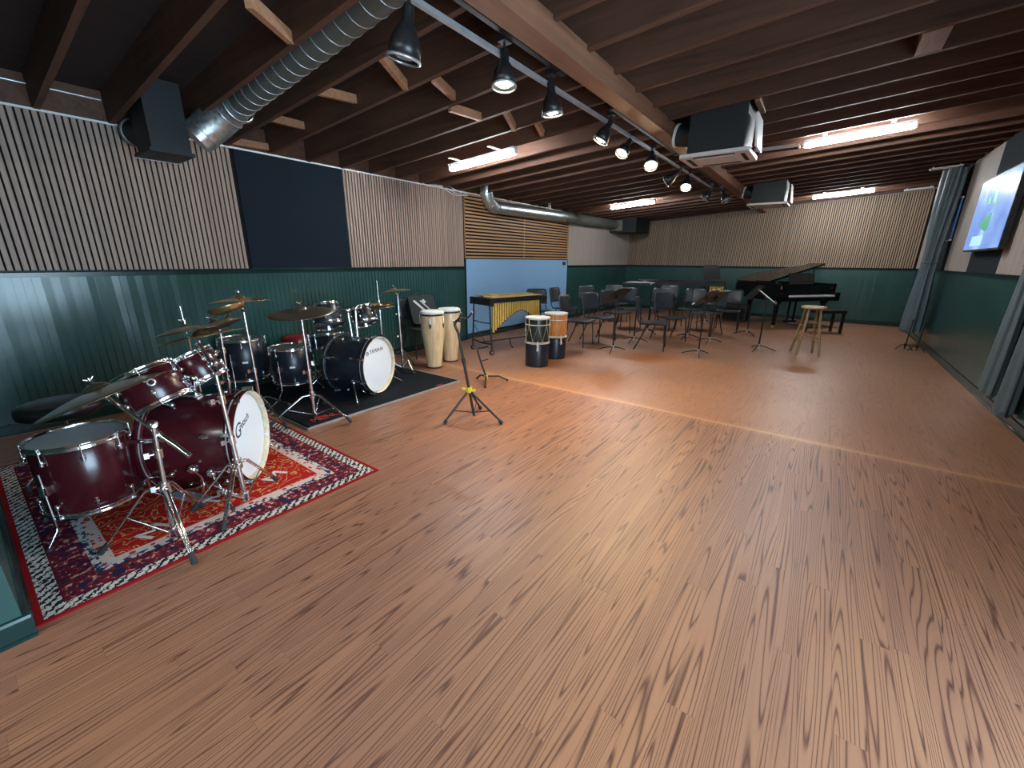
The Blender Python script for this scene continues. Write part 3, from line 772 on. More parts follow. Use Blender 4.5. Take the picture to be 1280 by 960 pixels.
# ================================================================== DRUMS
def drum(name, label, pos, nrm, Rr, depth, shell, nl, batter='headgrey', group=None, hoop='chrome', cat='drum', reso='headclear', spin=0.0, badge=None):
    """pos = centre of the upper head, nrm = its outward direction; the shell goes down from there"""
    t = thing(name, label, cat, mat=align(pos, nrm, spin), group=group)
    g = G(); g.lathe([(Rr*.97, -.003), (Rr, -.008), (Rr, -depth+.008), (Rr*.97, -depth+.003)], 48); g.build('shell', shell, t)
    g = G(); g.lathe([(.0005, -.001), (Rr*.93, -.001), (Rr*.99, .001), (Rr*1.0, -.006)], 48); g.build('batter_head', batter, t)
    g = G(); g.lathe([(.0005, -depth+.001), (Rr*.99, -depth+.001), (Rr, -depth+.008)], 48); g.build('resonant_head', reso, t)
    for z in (0, -depth):
        s = 1 if z == 0 else -1
        g = G(); g.lathe([(Rr*1.0, z-s*.014), (Rr*1.045, z-s*.016), (Rr*1.055, z-s*.013), (Rr*1.03, z-s*.008), (Rr*1.03, z+s*.007), (Rr*1.05, z+s*.011), (Rr*1.03, z+s*.014), (Rr*1.01, z+s*.009), (Rr*1.0, z-s*.014)], 48); g.build('hoop', hoop, t)
    for i in range(nl):
        a = 2*PI*(i+.5)/nl; c, s = math.cos(a), math.sin(a)
        rr = Rr*1.055
        for z, e in ((-.0, -1), (-depth, 1)):
            g = G()
            g.cyl((rr*c, rr*s, z+(.010 if z == 0 else -.010)), (rr*c, rr*s, z+e*.06), .0035, n=6)
            g.cyl((rr*c, rr*s, z+(.014 if z == 0 else -.014)), (rr*c, rr*s, z+(.004 if z == 0 else -.004)), .0075, n=6)
            g.ball((Rr*1.03*c, Rr*1.03*s, z+e*.058), .013, 10)
            g.cyl((rr*c, rr*s, z+e*.045), (rr*c, rr*s, z+e*.075), .0085, n=8)
            g.build('lug', 'chrome', t)
    return t
def floor_legs(t, Rr, depth, ztop, angs, tm='chrome', bend=.06):
    """t is an upright drum whose head is at ztop; adds brackets and three bent legs reaching z=0.016"""
    for a in angs:
        c, s = math.cos(a), math.sin(a); r1 = Rr+.028
        zb = -ztop+.016
        g = G(); g.tube([(r1*c, r1*s, -depth*.30), (r1*c, r1*s, -depth-.04), ((r1+.006)*c, (r1+.006)*s, -depth-.06), ((r1+bend)*c, (r1+bend)*s, zb+.012)], .0055, 8)
        lg = g.build('leg', tm, t)
        g = G(); g.ball(((r1+bend)*c, (r1+bend)*s, zb+.002), .013, 10); g.build('rubber_foot', 'rubber', lg)
        g = G(); g.box((-.004, -.018, -.022), (.036, .018, .022), 0, Matrix.Translation((Rr*c, Rr*s, -depth*.55)) @ Matrix.Rotation(a, 4, 'Z')); g.cyl((r1*c, r1*s, -depth*.55-.03), (r1*c, r1*s, -depth*.55+.03), .012, n=10)
        g.build('leg_bracket', tm, t)
def bass_drum(label, cf, axis, Rr, depth, shell, head, hoop, group, txt, size, shear, edge):
    """cf = centre of the front head, axis = the way it faces"""
    m = align(cf, axis)
    # make local y point up
    z = Vector(axis).normalized(); y = Vector((0, 0, 1)); y = (y-z*y.dot(z)).normalized(); x = y.cross(z)
    m = Matrix.Translation(Vector(cf)) @ Matrix((x, y, z)).transposed().to_4x4()
    t = thing('bass_drum', label, 'drum', mat=m, group=group)
    g = G(); g.lathe([(Rr*.955, -.01), (Rr*.97, -.02), (Rr*.97, -depth+.02), (Rr*.955, -depth+.01)], 64); g.build('shell', shell, t)
    g = G(); g.lathe([(.0005, .0), (Rr*.90, .0), (Rr*.955, -.002), (Rr*.965, -.02)], 64); h = g.build('front_head', head, t)
    g = G(); g.lathe([(.0005, -depth-.004), (Rr*.95, -depth-.004), (Rr*.96, -depth+.02)], 64); g.build('batter_head', 'headgrey', t)
    for z_ in (0, -depth):
        s = 1 if z_ == 0 else -1
        g = G(); g.lathe([(Rr*.997, z_+s*.030), (Rr*1.012, z_+s*.026), (Rr*1.012, z_-s*.022), (Rr*.985, z_-s*.026), (Rr*.965, z_-s*.020)], 64)
        g.lathe([(Rr*1.0141, z_-s*.004), (Rr*1.016, z_-s*.008), (Rr*1.0141, z_-s*.012)], 64, 1)
        g.lathe([(Rr*.965, z_-s*.020), (Rr*.967, z_+s*.026), (Rr*.975, z_+s*.030), (Rr*.997, z_+s*.030)], 64, 2)
        g.build('hoop', [shell, 'silver', hoop], t)
    nl = 8
    for i in range(nl):
        a = 2*PI*(i+.5)/nl; c, s = math.cos(a), math.sin(a)
        for z_, e in ((0, -1), (-depth, 1)):
            g = G(); rr = Rr*1.03
            g.cyl((rr*c, rr*s, z_-e*.026), (rr*c, rr*s, z_+e*.12), .004, n=6)
            g.box((-.010, -.011, -.028), (.026, .011, .030), 0, Matrix.Translation((Rr*1.0*c, Rr*1.0*s, z_)) @ Matrix.Rotation(a, 4, 'Z'))
            g.ball((Rr*1.0*c, Rr*1.0*s, z_+e*.125), .017, 10); g.cyl((rr*c, rr*s, z_+e*.10), (rr*c, rr*s, z_+e*.14), .009, n=8)
            g.build('claw', 'chrome', t)
    for s in (-1, 1):
        a = R(-90)+s*R(62); c, q = math.cos(a), math.sin(a)
        p0 = Vector((Rr*.98*c, Rr*.98*q, -.13)); p2 = Vector((s*(Rr+.13), -cf[2]+.022, .02))
        g = G(); g.tube([p0+Vector((0, .06, -.03)), p0, p2], .008, 8); lg = g.build('spur', 'chrome', t)
        g = G(); g.ball(p2, .013, 8); g.build('rubber_foot', 'rubber', lg)
        g = G(); g.ball(p0, .026, 12); g.build('spur_bracket', 'chrome', t)
    text_mesh('lettering', txt, size, 'blackprint', h, Matrix.Translation((0, Rr*.52, .0008) if not shear else (-.030, .100, .0008)) @ Matrix.Rotation(R(0) if not shear else R(12), 4, 'Z'), .0006, shear, 1.0)
    return t, m, h

AX1 = Vector((.656, .755, 0)); AX2 = Vector((.93, .37, 0)).normalized()
bd1, m1, h1 = bass_drum('burgundy bass drum with a white front head and cream hoop on the rug', (-2.83, .955, .306), AX1, .285, .45, 'burgundy', 'head', 'maple', None, 'retsch', .062, .35, 'maple')
text_mesh('lettering', 'G', .125, 'blackprint', h1, Matrix.Translation((-.135, .075, .0008)), .0006, .3, 1.0)
bd2, m2, h2 = bass_drum('black bass drum with a white front head on the black mat', (-3.69, 2.57, .322), AX2, .300, .44, 'satinblack', 'head', 'maple', None, 'YAMAHA', .062, 0, 'maple')
g = G()
for a in (0, 120, 240):
    c, s = math.cos(R(a+90)), math.sin(R(a+90)); g.cyl((0, 0, 0), (.018*c, .018*s, 0), .003, n=6)
g.tube([(.020*math.cos(2*PI*i/20), .020*math.sin(2*PI*i/20), 0) for i in range(20)], .002, 6, closed=True)
for i in range(len(g.v)): g.v[i] = g.v[i]+Vector((-.165, .290*.52, .0015))
g.build('emblem', 'blackprint', h2)

# floor tom in the left foreground
FT = (-3.00, .235, .505)
ft1 = drum('floor_tom', 'big burgundy floor tom with a grey head at the left front corner', FT, (0, 0, 1), .190, .36, 'burgundy', 8, spin=.3)
floor_legs(ft1, .190, .36, FT[2], (R(-62), R(20), R(150)))
# rack toms on the burgundy kit
n1 = Vector((-.40, -.26, .88)).normalized()
rt1 = drum('rack_tom', 'burgundy rack tom with a round badge beside the burgundy bass drum', (-3.04, .56, .765), n1, .155, .20, 'burgundy', 6, group='rack toms on the burgundy kit', spin=.2)
# badge on the side that faces the room
v_ = Vector((2.9, -.3, .3)); v_ = (v_-n1*v_.dot(n1)).normalized(); c_ = Vector((-3.04, .56, .765))-n1*.085+v_*.1555
g = G(); g.lathe([(.014, 0), (.021, 0), (.021, .002), (.014, .002)], 20, 0, align(c_, v_)); g.build('badge', 'silver', rt1, True)
n2 = Vector((-.34, -.30, .90)).normalized()
rt2 = drum('rack_tom', 'smaller burgundy rack tom behind the larger one, crowded with chrome', (-3.15, .82, .805), n2, .122, .17, 'burgundy', 6, group='rack toms on the burgundy kit', spin=.5)
# tom holder on top of the bass drum
t = thing('tom_holder', 'chrome double tom holder standing on the burgundy bass drum', 'drum hardware', (-2.99, .77, .58))
g = G(); g.cyl((-2.99, .77, .585), (-2.985, .775, .70), .012); g.cyl((-3.03, .74, .585), (-3.03, .74, .69), .010); g.build('post', 'chrome', t, True)
g = G(); g.box((-.045, -.028, -.004), (.045, .028, .012), 0, Matrix.Translation((-3.01, .755, .590)) @ Matrix.Rotation(R(40), 4, 'Z')); g.build('base_plate', 'chrome', t, True)
g = G(); g.tube([(-2.985, .775, .70), (-3.0, .70, .74), (-3.02, .66, .70)], .010); g.tube([(-3.03, .74, .69), (-3.05, .79, .73), (-3.06, .80, .74)], .010); g.build('arm', 'chrome', t, True)
g = G(); g.ball((-2.985, .775, .70), .024); g.ball((-3.03, .74, .69), .022); g.build('ball_clamp', 'chrome', t, True)

# black kit drums
ftb = drum('floor_tom', 'tall black floor tom beside the green wall, behind the cymbal poles', (-4.80, 1.72, .60), (0, 0, 1), .205, .41, 'satinblack', 8, 'headclear', group='floor toms of the black kit')
floor_legs(ftb, .205, .41, .59, (R(-70), R(40), R(170)))
ftc = drum('floor_tom', 'black floor tom with a silver badge in front of the red throne', (-4.37, 2.0, .52), (0, 0, 1), .185, .36, 'satinblack', 8, 'headclear', group='floor toms of the black kit')
floor_legs(ftc, .185, .36, .505, (R(-75), R(30), R(160)))
for (tt, px_, rr_, zz_) in ((ftc, (-4.37, 2.0), .186, .34), (ftb, (-4.80, 1.72), .206, .38)):
    d_ = Vector((-px_[0], -px_[1], 0)).normalized(); g = G(); g.rbox((-.025, -.010, 0), (.025, .010, .002), .004, 0, Matrix.Translation(Vector((px_[0], px_[1], zz_))+d_*rr_) @ Matrix.Rotation(math.atan2(d_.y, d_.x), 4, 'Z') @ Matrix.Rotation(R(90), 4, 'Z') @ Matrix.Rotation(R(90), 4, 'X'))
    g.build('badge', 'silver', tt, True)
n3 = Vector((-.42, .06, .90)).normalized()
rt3 = drum('rack_tom', 'black rack tom tilted left above the black bass drum', (-4.36, 2.43, .895), n3, .155, .21, 'satinblack', 6, 'headgrey', group='rack toms on the black kit', spin=.4)
rt4 = drum('rack_tom', 'small black rack tom with gold tinted rims, right of the larger black one', (-4.18, 2.76, .86), Vector((-.45, -.02, .88)), .130, .17, 'satinblack', 6, 'headgrey', group='rack toms on the black kit', spin=.1)
t = thing('tom_holder', 'chrome double tom holder rising from the black bass drum', 'drum hardware', (-3.93, 2.49, .62))
g = G(); g.cyl((-3.95, 2.47, .60), (-3.97, 2.46, .88), .012); g.cyl((-3.90, 2.50, .60), (-3.92, 2.52, .90), .012); g.build('post', 'chrome', t, True)
g = G(); g.rbox((-3.98, 2.44, .598), (-3.87, 2.53, .612), .01); g.build('base_plate', 'chrome', t, True)
g = G(); g.tube([(-3.97, 2.46, .88), (-4.05, 2.45, .90), (-4.18, 2.43, .84)], .010); g.tube([(-3.92, 2.52, .90), (-3.98, 2.62, .90), (-4.04, 2.68, .84)], .010); g.build('arm', 'chrome', t, True)
g = G(); g.ball((-3.97, 2.46, .885), .027); g.ball((-3.92, 2.52, .905), .027); g.ball((-3.98, 2.62, .90), .02); g.build('ball_clamp', 'chrome', t, True)
sn = drum('snare_drum', 'flat black snare drum below the black rack tom', (-4.47, 2.47, .575), Vector((-.16, .05, 1)), .178, .14, 'satinblack', 8, 'headclear')
g = G()
for a in (20, 140, 260):
    g.tube([(-4.48, 2.46, .20), (-4.48+.2*math.cos(R(a)), 2.46+.2*math.sin(R(a)), .025)], .009)
g.cyl((-4.48, 2.46, .08), (-4.48, 2.46, .42), .012); 
for a in (0, 120, 240): g.tube([(-4.48, 2.46, .40), (-4.48+.16*math.cos(R(a)), 2.46+.16*math.sin(R(a)), .425)], .008)
tag(g.build('snare_stand', 'chrome', sn, True), None)

def throne(label, loc, seatmat, r, h, group):
    t = thing('drum_throne', label, 'stool', loc, group=group)
    g = G(); g.lathe([(.001, h-.085), (r*.9, h-.085), (r*.99, h-.07), (r, h-.045), (r*.97, h-.015), (r*.8, h-.002), (.001, h)], 32); g.build('seat', seatmat, t)
    g = G(); g.cyl((0, 0, .12), (0, 0, h-.085), .014); g.build('post', 'chrome', t)
    for a in (30, 150, 270):
        c, s = math.cos(R(a)), math.sin(R(a)); g = G(); g.tube([(.015*c, .015*s, .30), (.24*c, .24*s, .035)], .009); g.tube([(.015*c, .015*s, .13), (.13*c, .13*s, .16)], .006); lg = g.build('leg', 'chrome', t)
        g = G(); g.cyl((.235*c, .235*s, .0), (.235*c, .235*s, .04), .014); g.build('rubber_foot', 'rubber', lg)
    return t
throne('red topped drum throne behind the black kit', (-4.86, 2.33, .016), 'red', .17, .52, None)
throne('black drum throne in the dark corner behind the burgundy floor tom', (-3.72, .26, .008), 'black', .20, .53, None)

# ---- cymbals and stands
def cymbal(label, pos, nrm, r, matn='bronze', bow=.045, name='cymbal', china=False, group='cymbals'):
    t = thing(name, label, 'cymbal', mat=align(pos, nrm), group=group)
    pr = []
    b = r*.20
    for i in range(7): a = i/6*PI/2; pr.append((max(.004, b*math.sin(a)), .022*math.cos(a)*(r/.2)))
    for i in range(1, 9):
        q = i/8; rr = b+(r-b)*q; z = -bow*(q**1.5)
        if china and q > .8: z += (q-.8)*.16
        pr.append((rr, z))
    full = pr+[(a, z-.0016) for a, z in reversed(pr)]
    g = G(); g.lathe(full, 56); g.build('plate', matn, t)
    g = G(); g.cyl((0, 0, .018*(r/.2)), (0, 0, .030*(r/.2)+.006), .012); g.build('felt_washer', 'rubber', t)
    g = G(); z0 = .030*(r/.2)+.006; g.cyl((0, 0, z0), (0, 0, z0+.014), .008); g.tube([(-.020, 0, z0+.016), (-.008, 0, z0+.006), (.008, 0, z0+.006), (.020, 0, z0+.016)], .004, 6); g.build('wing_nut', 'chrome', t)
    return t
def tripod(t, base, hub_z, spread, angs, foot_z=.012, hub_off=.035):
    bx_, by_ = base
    for a in angs:
        c, s = math.cos(a), math.sin(a); nx, ny = -s, c; g = G()
        kx, kz = spread*.55, .17*hub_z/.3
        for e in (-.008, .008):
            o = Vector((nx*e, ny*e, 0))
            g.tube([Vector((bx_+.022*c, by_+.022*s, hub_z+.0))+o, Vector((bx_+spread*.22*c, by_+spread*.22*s, hub_z*.99))+o*1.2, Vector((bx_+spread*.95*c, by_+spread*.95*s, foot_z+.03))+o*.5], .0058, 6)
        g.tube([(bx_+.018*c, by_+.018*s, .055), (bx_+kx*c, by_+kx*s, kz)], .005, 6)
        lg = g.build('leg', 'chrome', t, True)
        g = G(); g.cyl((bx_+spread*.90*c, by_+spread*.90*s, foot_z+.045), (bx_+spread*1.03*c, by_+spread*1.03*s, foot_z+.002), .012, .015, 10); g.build('rubber_foot', 'rubber', lg, True)
def cymbal_stand(label, base, top, hub_z=.30, spread=.30, angs=(0, 120, 240), cyms=None, boom=None, foot_z=.012, group='chrome cymbal stands', sleeve=True):
    """base (x,y); top Vector: the top of the upright; cyms: point where the tilter ends; boom: (rear end, front end)"""
    t = thing('cymbal_stand', label, 'stand', (base[0], base[1], foot_z), group=group)
    B = Vector((base[0], base[1], .05)); T = Vector(top)
    h1_ = B.lerp(T, .45); h2_ = B.lerp(T, .75)
    g = G(); g.cyl(B, h1_, .0135); g.cyl(h1_, h2_, .011); g.cyl(h2_, T, .009); g.build('pole', 'chrome', t, True)
    for p in (h1_, h2_):
        g = G(); d = (T-B).normalized(); g.cyl(p-d*.022, p+d*.022, .019, n=12); x_, y_ = ortho(d); g.cyl(p, p+x_*.045, .006); g.box((-.004, -.014, .035), (.004, .014, .055), 0, align(p, x_)); g.build('height_clamp', 'chrome', t, True)
    g = G(); H = B.lerp(T, (hub_z-.05)/(T.z-.05)); g.cyl(H-Vector((0, 0, .03)), H+Vector((0, 0, .03)), .024, n=14); g.ball(H+Vector((.022, 0, 0)), .012); g.build('leg_collar', 'chrome', t, True)
    g = G(); g.cyl(B-Vector((0, 0, .02)), B+Vector((0, 0, .03)), .020, n=12); g.build('base_collar', 'chrome', t, True)
    tripod(t, base, hub_z, spread, [R(a) for a in angs], foot_z)
    g = G(); g.ball(T, .022); g.cyl(T+Vector((-.03, 0, 0)), T+Vector((.03, 0, 0)), .010)
    if boom:
        a, b = Vector(boom[0]), Vector(boom[1]); g.build('tilter', 'chrome', t, True)
        g = G(); g.cyl(a, b, .0085); g.cyl(a, a.lerp(b, .42), .013); g.build('boom_arm', 'chrome', t, True)
        g = G(); g.ball(b, .017); 
        if cyms is not None: g.cyl(b, Vector(cyms), .006)
    elif cyms is not None: g.cyl(T, Vector(cyms), .0065); g.ball(T.lerp(Vector(cyms), .3), .016)
    g.build('tilter' if not boom else 'cymbal_rod', 'chrome', t, True)
    return t
# near stand with the long boom
cn = Vector((-2.87, .34, .758)); cnn = Vector((-.24, -.267, .933)).normalized()
cymbal_stand('chrome boom stand standing at the front edge of the patterned rug', (-2.46, .415), (-2.43, .437, .645), .31, .29, (-120, -1, 140), cyms=cn-cnn*.02, boom=((-2.315, .52, .485), (-2.66, .34, .765)))
cymbal('large cymbal seen edge on above the burgundy floor tom', cn, cnn, .285)
# stand in front of the burgundy bass drum
cymbal_stand('chrome stand in front of the white head of the burgundy bass drum', (-2.525, .777), (-2.56, .765, .855), .27, .26, (-45, 120, 235), cyms=(-2.90, .82, .93), boom=((-2.47, .75, .82), (-2.86, .80, .93)))
HH = Vector((-3.335, .885, .945)); hn = Vector((-.171, -.081, .982)).normalized()
cymbal('upper of the two stacked grey hi-hat cymbals beside the burgundy kit', HH+hn*.022, hn, .175, bow=.035, name='hi_hat_cymbal', group='hi-hat cymbals of the burgundy kit')
cymbal('lower gold hi-hat cymbal sticking out to the right beside the burgundy kit', HH+Vector((.06, .06, -.030)), Vector((-.19, -.10, 1)), .255, 'brass', bow=.02, name='hi_hat_cymbal', group='hi-hat cymbals of the burgundy kit')
t = thing('hi_hat_stand', 'chrome hi-hat stand with a thin rod rising left of the burgundy kit cymbals', 'stand', (-3.33, .885, .01))
g = G(); g.cyl((-3.33, .885, .05), (-3.33, .885, .90), .010); g.build('pole', 'chrome', t, True)
g = G(); g.cyl((-3.33, .885, .90), (-3.335, .88, 1.10), .004, n=6); g.cyl((-3.33, .885, .975), (-3.33, .885, 1.01), .009); g.build('pull_rod', 'chrome', t, True)
tripod(t, (-3.33, .885), .24, .24, (R(60), R(180), R(300)))
# two tall thin poles behind
C2 = Vector((-3.80, 1.405, 1.093)); C3 = Vector((-3.66, 1.27, .995))
cymbal('highest thin cymbal at the top of the burgundy kit', C2, Vector((-.083, 0, .997)), .225, 'brass', bow=.03)
cymbal('gold upturned splash cymbal under the highest cymbal', C3, Vector((-.22, -.20, .96)), .135, 'brass', bow=-.02, china=True)
cymbal('grey cymbal tucked between the hi-hats and the gold splash', (-3.50, 1.10, .955), Vector((-.30, -.26, .92)), .18, 'bronze')
cymbal_stand('tall chrome pole in front of the big black floor tom, right one of the pair', (-3.83, 1.435), (-3.83, 1.43, .99), .21, .36, (5, 118, 235), cyms=C2-Vector((0, 0, .01)))
cymbal_stand('tall chrome pole in front of the big black floor tom, left one of the pair', (-3.80, 1.20), (-3.78, 1.22, .90), .24, .26, (40, 160, 280), cyms=C3-Vector((0, 0, .01)))
# stand of the large dark cymbal
CB = Vector((-3.50, 1.735, .995))
cymbal_stand('chrome stand with crossed legs on the front corner of the black mat', (-3.50, 1.735), (-3.50, 1.735, .95), .24, .37, (21, -105, 138), cyms=CB-Vector((0, 0, .01)), foot_z=.018)
cymbal('large dark ride cymbal over the black floor tom', CB, Vector((.06, -.09, .983)), .255, bow=.035)
# right-hand stand and cymbal
CR = Vector((-4.27, 3.30, 1.045))
cymbal_stand('chrome stand at the far corner of the mat, beside the black chair', (-4.235, 3.325), (-4.235, 3.325, .98), .26, .28, (-10, 110, 230), cyms=CR-Vector((0, 0, .01)), foot_z=.018)
cymbal('cymbal nearest the congas, tilted up to the right', CR, Vector((-.157, -.05, .983)), .195, bow=.03)
t = thing('hi_hat_stand', 'chrome hi-hat stand behind the black bass drum, with a tall rod', 'stand', (-4.10, 2.95, .017))
g = G(); g.cyl((-4.10, 2.95, .05), (-4.10, 2.95, .86), .010); g.build('pole', 'chrome', t, True)
g = G(); g.cyl((-4.10, 2.95, .86), (-4.105, 2.945, 1.17), .004, n=6); g.cyl((-4.10, 2.95, .91), (-4.10, 2.95, .95), .010); g.build('pull_rod', 'chrome', t, True)
tripod(t, (-4.10, 2.95), .22, .22, (R(-20), R(100), R(220)), .018)
cymbal('upper hi-hat cymbal of the black kit', (-4.10, 2.95, .892), Vector((-.10, -.02, .99)), .17, 'bronze', name='hi_hat_cymbal', group='hi-hat cymbals of the black kit', bow=.03)
cymbal('lower gold hi-hat cymbal of the black kit', (-4.10, 2.95, .872), Vector((.03, .05, -.99)), .17, 'brass', name='hi_hat_cymbal', group='hi-hat cymbals of the black kit', bow=.03)
# bass drum pedals
def pedal(label, m, rear, grp):
    t = thing('bass_drum_pedal', label, 'pedal', mat=m @ Matrix.Translation((0, 0, -rear)), group=grp)
    return t
# side clamp with a ball joint seen low between the near stands
t = thing('pedal', 'chrome hi-hat pedal lying low between the two near stands on the rug', 'pedal', (-2.80, .62, .01))
g = G(); g.box((-.13, -.035, .006), (.13, .035, .020), 0, Matrix.Translation((-2.86, .60, 0)) @ Matrix.Rotation(R(20), 4, 'Z')); g.build('base_plate', 'silver', t, True)
g = G(); g.box((-.12, -.030, .0), (.12, .030, .010), 0, Matrix.Translation((-2.86, .60, .07)) @ Matrix.Rotation(R(20), 4, 'Z') @ Matrix.Rotation(R(-16), 4, 'Y')); g.build('footboard', 'chrome', t, True)
g = G(); g.tube([(-2.75, .64, .02), (-2.76, .65, .16), (-2.72, .60, .25)], .008); g.ball((-2.735, .615, .235), .030); g.build('linkage', 'chrome', t, True)

# ================================================================== CONGAS
def conga(label, loc, s=1.0, rz=0):
    t = thing('conga', label, 'conga drum', loc, rz, group='pale wooden congas')
    prof = [(.095, .012), (.100, .02), (.105, .10), (.125, .28), (.150, .45), (.158, .56), (.150, .68), (.140, .735)]
    g = G(); g.lathe([(r*s, z*s) for r, z in prof], 40); g.build('shell', 'conga', t)
    g = G(); g.lathe([(.001, 0), (.098*s, 0), (.103*s, .004), (.103*s, .018*s), (.096*s, .02*s)], 32); g.build('base_ring', 'rubber', t)
    g = G(); g.lathe([(.141*s, .70*s), (.150*s, .705*s), (.152*s, .725*s), (.144*s, .735*s)], 40); g.build('rim', 'black', t)
    g = G(); g.lathe([(.150*s, .722*s), (.158*s, .735*s), (.156*s, .752*s), (.146*s, .762*s), (.10*s, .765*s), (.001, .766*s)], 40); g.build('head', 'hide', t)
    for i in range(5):
        a = 2*PI*i/5; m = Matrix.Rotation(a, 4, 'Z')
        g = G(); g.prism([(-.020*s, .60*s), (.020*s, .60*s), (.005*s, .545*s), (-.005*s, .545*s)], .154*s, .163*s, 0, m @ Matrix.Rotation(R(90), 4, 'Z') @ Matrix.Rotation(R(180), 4, 'Z'), 1); 
        lg = g.build('side_plate', 'black', t)
        g = G(); g.tube([m @ Vector((.163*s, 0, .585*s)), m @ Vector((.163*s, 0, .72*s)), m @ Vector((.150*s, 0, .74*s))], .0045, 6); g.ball(m @ Vector((.165*s, 0, .605*s)), .009, 8); g.build('tuning_rod', 'chrome', lg)
    return t
conga('pale wooden conga with a white head, the left and nearer of the two', (-4.08, 3.74, 0), 1.0, .3)
conga('pale wooden conga with a white head, the one behind on the right', (-4.17, 4.14, 0), .99, .9)

# ================================================================== ROPE DRUMS
def rope_drum(label, loc, shell, rz=0, strap=True):
    t = thing('rope_drum', label, 'drum', loc, rz, group='rope tensioned drums on black stands')
    g = G(); g.lathe([(.001, 0), (.158, 0), (.160, .01), (.160, .30), (.155, .315), (.001, .315)], 40); g.build('base_drum', 'satinblack', t)
    g = G(); g.lathe([(.150, .315), (.157, .33), (.160, .49), (.157, .655)], 40); g.build('shell', shell, t)
    g = G(); g.lathe([(.157, .645), (.166, .650), (.167, .668), (.150, .674), (.001, .676)], 40); g.build('head', 'hide', t)
    g = G()
    for z, r in ((.665, .168), (.575, .164), (.340, .166), (.325, .168)):
        g = G(); g.tube([(r*math.cos(2*PI*i/36), r*math.sin(2*PI*i/36), z) for i in range(36)], .006, 6, closed=True); g.build('hoop_rope', 'rope', t)
    n_ = 8
    g = G(); pts = []
    for i in range(n_*2):
        a = 2*PI*i/(2*n_); pts.append((.166*math.cos(a), .166*math.sin(a), .575 if i % 2 == 0 else .345))
    g.tube(pts, .004, 6, closed=True)
    for i in range(n_): a = 2*PI*i/n_; g.cyl((.166*math.cos(a), .166*math.sin(a), .575), (.166*math.cos(a), .166*math.sin(a), .665), .004, n=6)
    g.build('zigzag_rope', 'rope', t)
    g = G(); a = R(-45); q = Vector((math.cos(a), math.sin(a), 0)); g.tube([q*.172+Vector((0, 0, z)) for z in (.36, .32, .27, .22)], [.008, .014, .011, .007], 8); g.ball(q*.175+Vector((0, 0, .25)), .018, 8, 0, (1, 1, 1.6)); g.build('tied_rope', 'rope', t)
    return t
rope_drum('rope drum with a dark shell on a black base, the nearer of the two', (-3.05, 4.70, 0), 'greenblack', R(-10))
rope_drum('rope drum with an amber wooden shell on a black base, the one behind', (-3.10, 5.27, 0), 'amber', R(15))

# ================================================================== VIBRAPHONE
def vibraphone(label, loc, rz):
    t = thing('vibraphone', label, 'vibraphone', loc, rz)
    L = 1.10; w0, w1 = .27, .16          # half widths near, far
    hw = lambda y: w0+(w1-w0)*y/L
    H = .86
    for y, nm in ((0.0, 'end_frame'), (L, 'end_frame')):
        h = hw(y)
        g = G(); g.box((-h, y-.03, H-.115), (h, y+.03, H-.012)); g.rbox((-h-.02, y-.035, H-.12), (-h+.03, y+.035, H-.01), .01); g.rbox((h-.03, y-.035, H-.12), (h+.02, y+.035, H-.01), .01)
        for s in (-1, 1): g.tube([(s*(h-.05), y, H-.11), (s*(h-.03), y, .45), (s*(h+.0), y, .17)], .013)
        g.tube([(-h, y, .17), (0, y, .15), (h, y, .17)], .013); g.tube([(-h+.03, y, .48), (0, y, .47), (h-.03, y, .48)], .008); g.tube([(-h+.02, y, .42), (h*.4, y, .17)], .005)
        g.build(nm, 'black', t)
        for s in (-1, 1):
            g = G(); g.cyl((s*h, y, .17), (s*h, y, .07), .012); g.build('caster_stem', 'black', t)
            g = G(); g.cyl((s*h-.014, y, .038), (s*h+.014, y, .038), .038, n=20); wv = g.build('caster', 'rubber', t)
            g = G(); g.cyl((s*h-.018, y, .038), (s*h+.018, y, .038), .020, n=14); g.build('hub', 'chrome', wv)
    g = G()
    for s in (-1, 1):
        g.add([(s*hw(y)*f-(.01), y, z) for y in (0, L) for f in (1.0,) for z in (H-.075, H-.015)]+[(s*hw(y)+.01, y, z) for y in (0, L) for z in (H-.075, H-.015)],
              [(0, 1, 3, 2), (4, 6, 7, 5), (1, 5, 7, 3), (0, 2, 6, 4), (0, 4, 5, 1), (2, 3, 7, 6)])
    g.box((-.012, 0, H-.07), (.012, L, H-.02)); g.build('rail', 'black', t)
    g = G(); g.cyl((0, 0, .16), (0, L, .16), .010); g.tube([(0, L*.5, .16), (.02, L*.5, .06), (.08, L*.5, .02)], .010); g.build('lower_bar', 'black', t)
    # bars
    nb = 20
    for i in range(nb):
        y = .045+(L-.09)*i/(nb-1)
        h = hw(y); g = G(); g.rbox((.01, y-.024, H-.004), (h-.0, y+.024, H+.009), .004, 0, None, 2); g.build('bar', 'gold', t)
    for i in range(nb-1):
        if i % 7 in (2, 6): continue
        y = .045+(L-.09)*(i+.5)/(nb-1); h = hw(y); g = G(); g.rbox((-h, y-.022, H+.004), (-.015, y+.022, H+.017), .004); g.build('accidental_bar', 'gold', t)
    nr = 21
    for i in range(nr):
        q = i/(nr-1); y = .06+(L-.12)*q
        zb = .34+.30*math.sin(min(1, q/.62)*PI/2)**1.1 if q < .62 else .64-.20*((q-.62)/.38)**1.4
        h = hw(y)-.035
        g = G(); g.cyl((h, y, H-.085), (h, y, zb), .0195, n=14); g.build('resonator', 'gold', t)
        g = G(); g.cyl((h, y, zb), (h, y, zb-.012), .0205, .015, 14); g.build('resonator_cap', 'black', t)
    g = G(); g.rbox((-h-.02, L+.02, H-.09), (h, L+.14, H-.03), .01); g.build('motor_box', 'black', t)
    return t
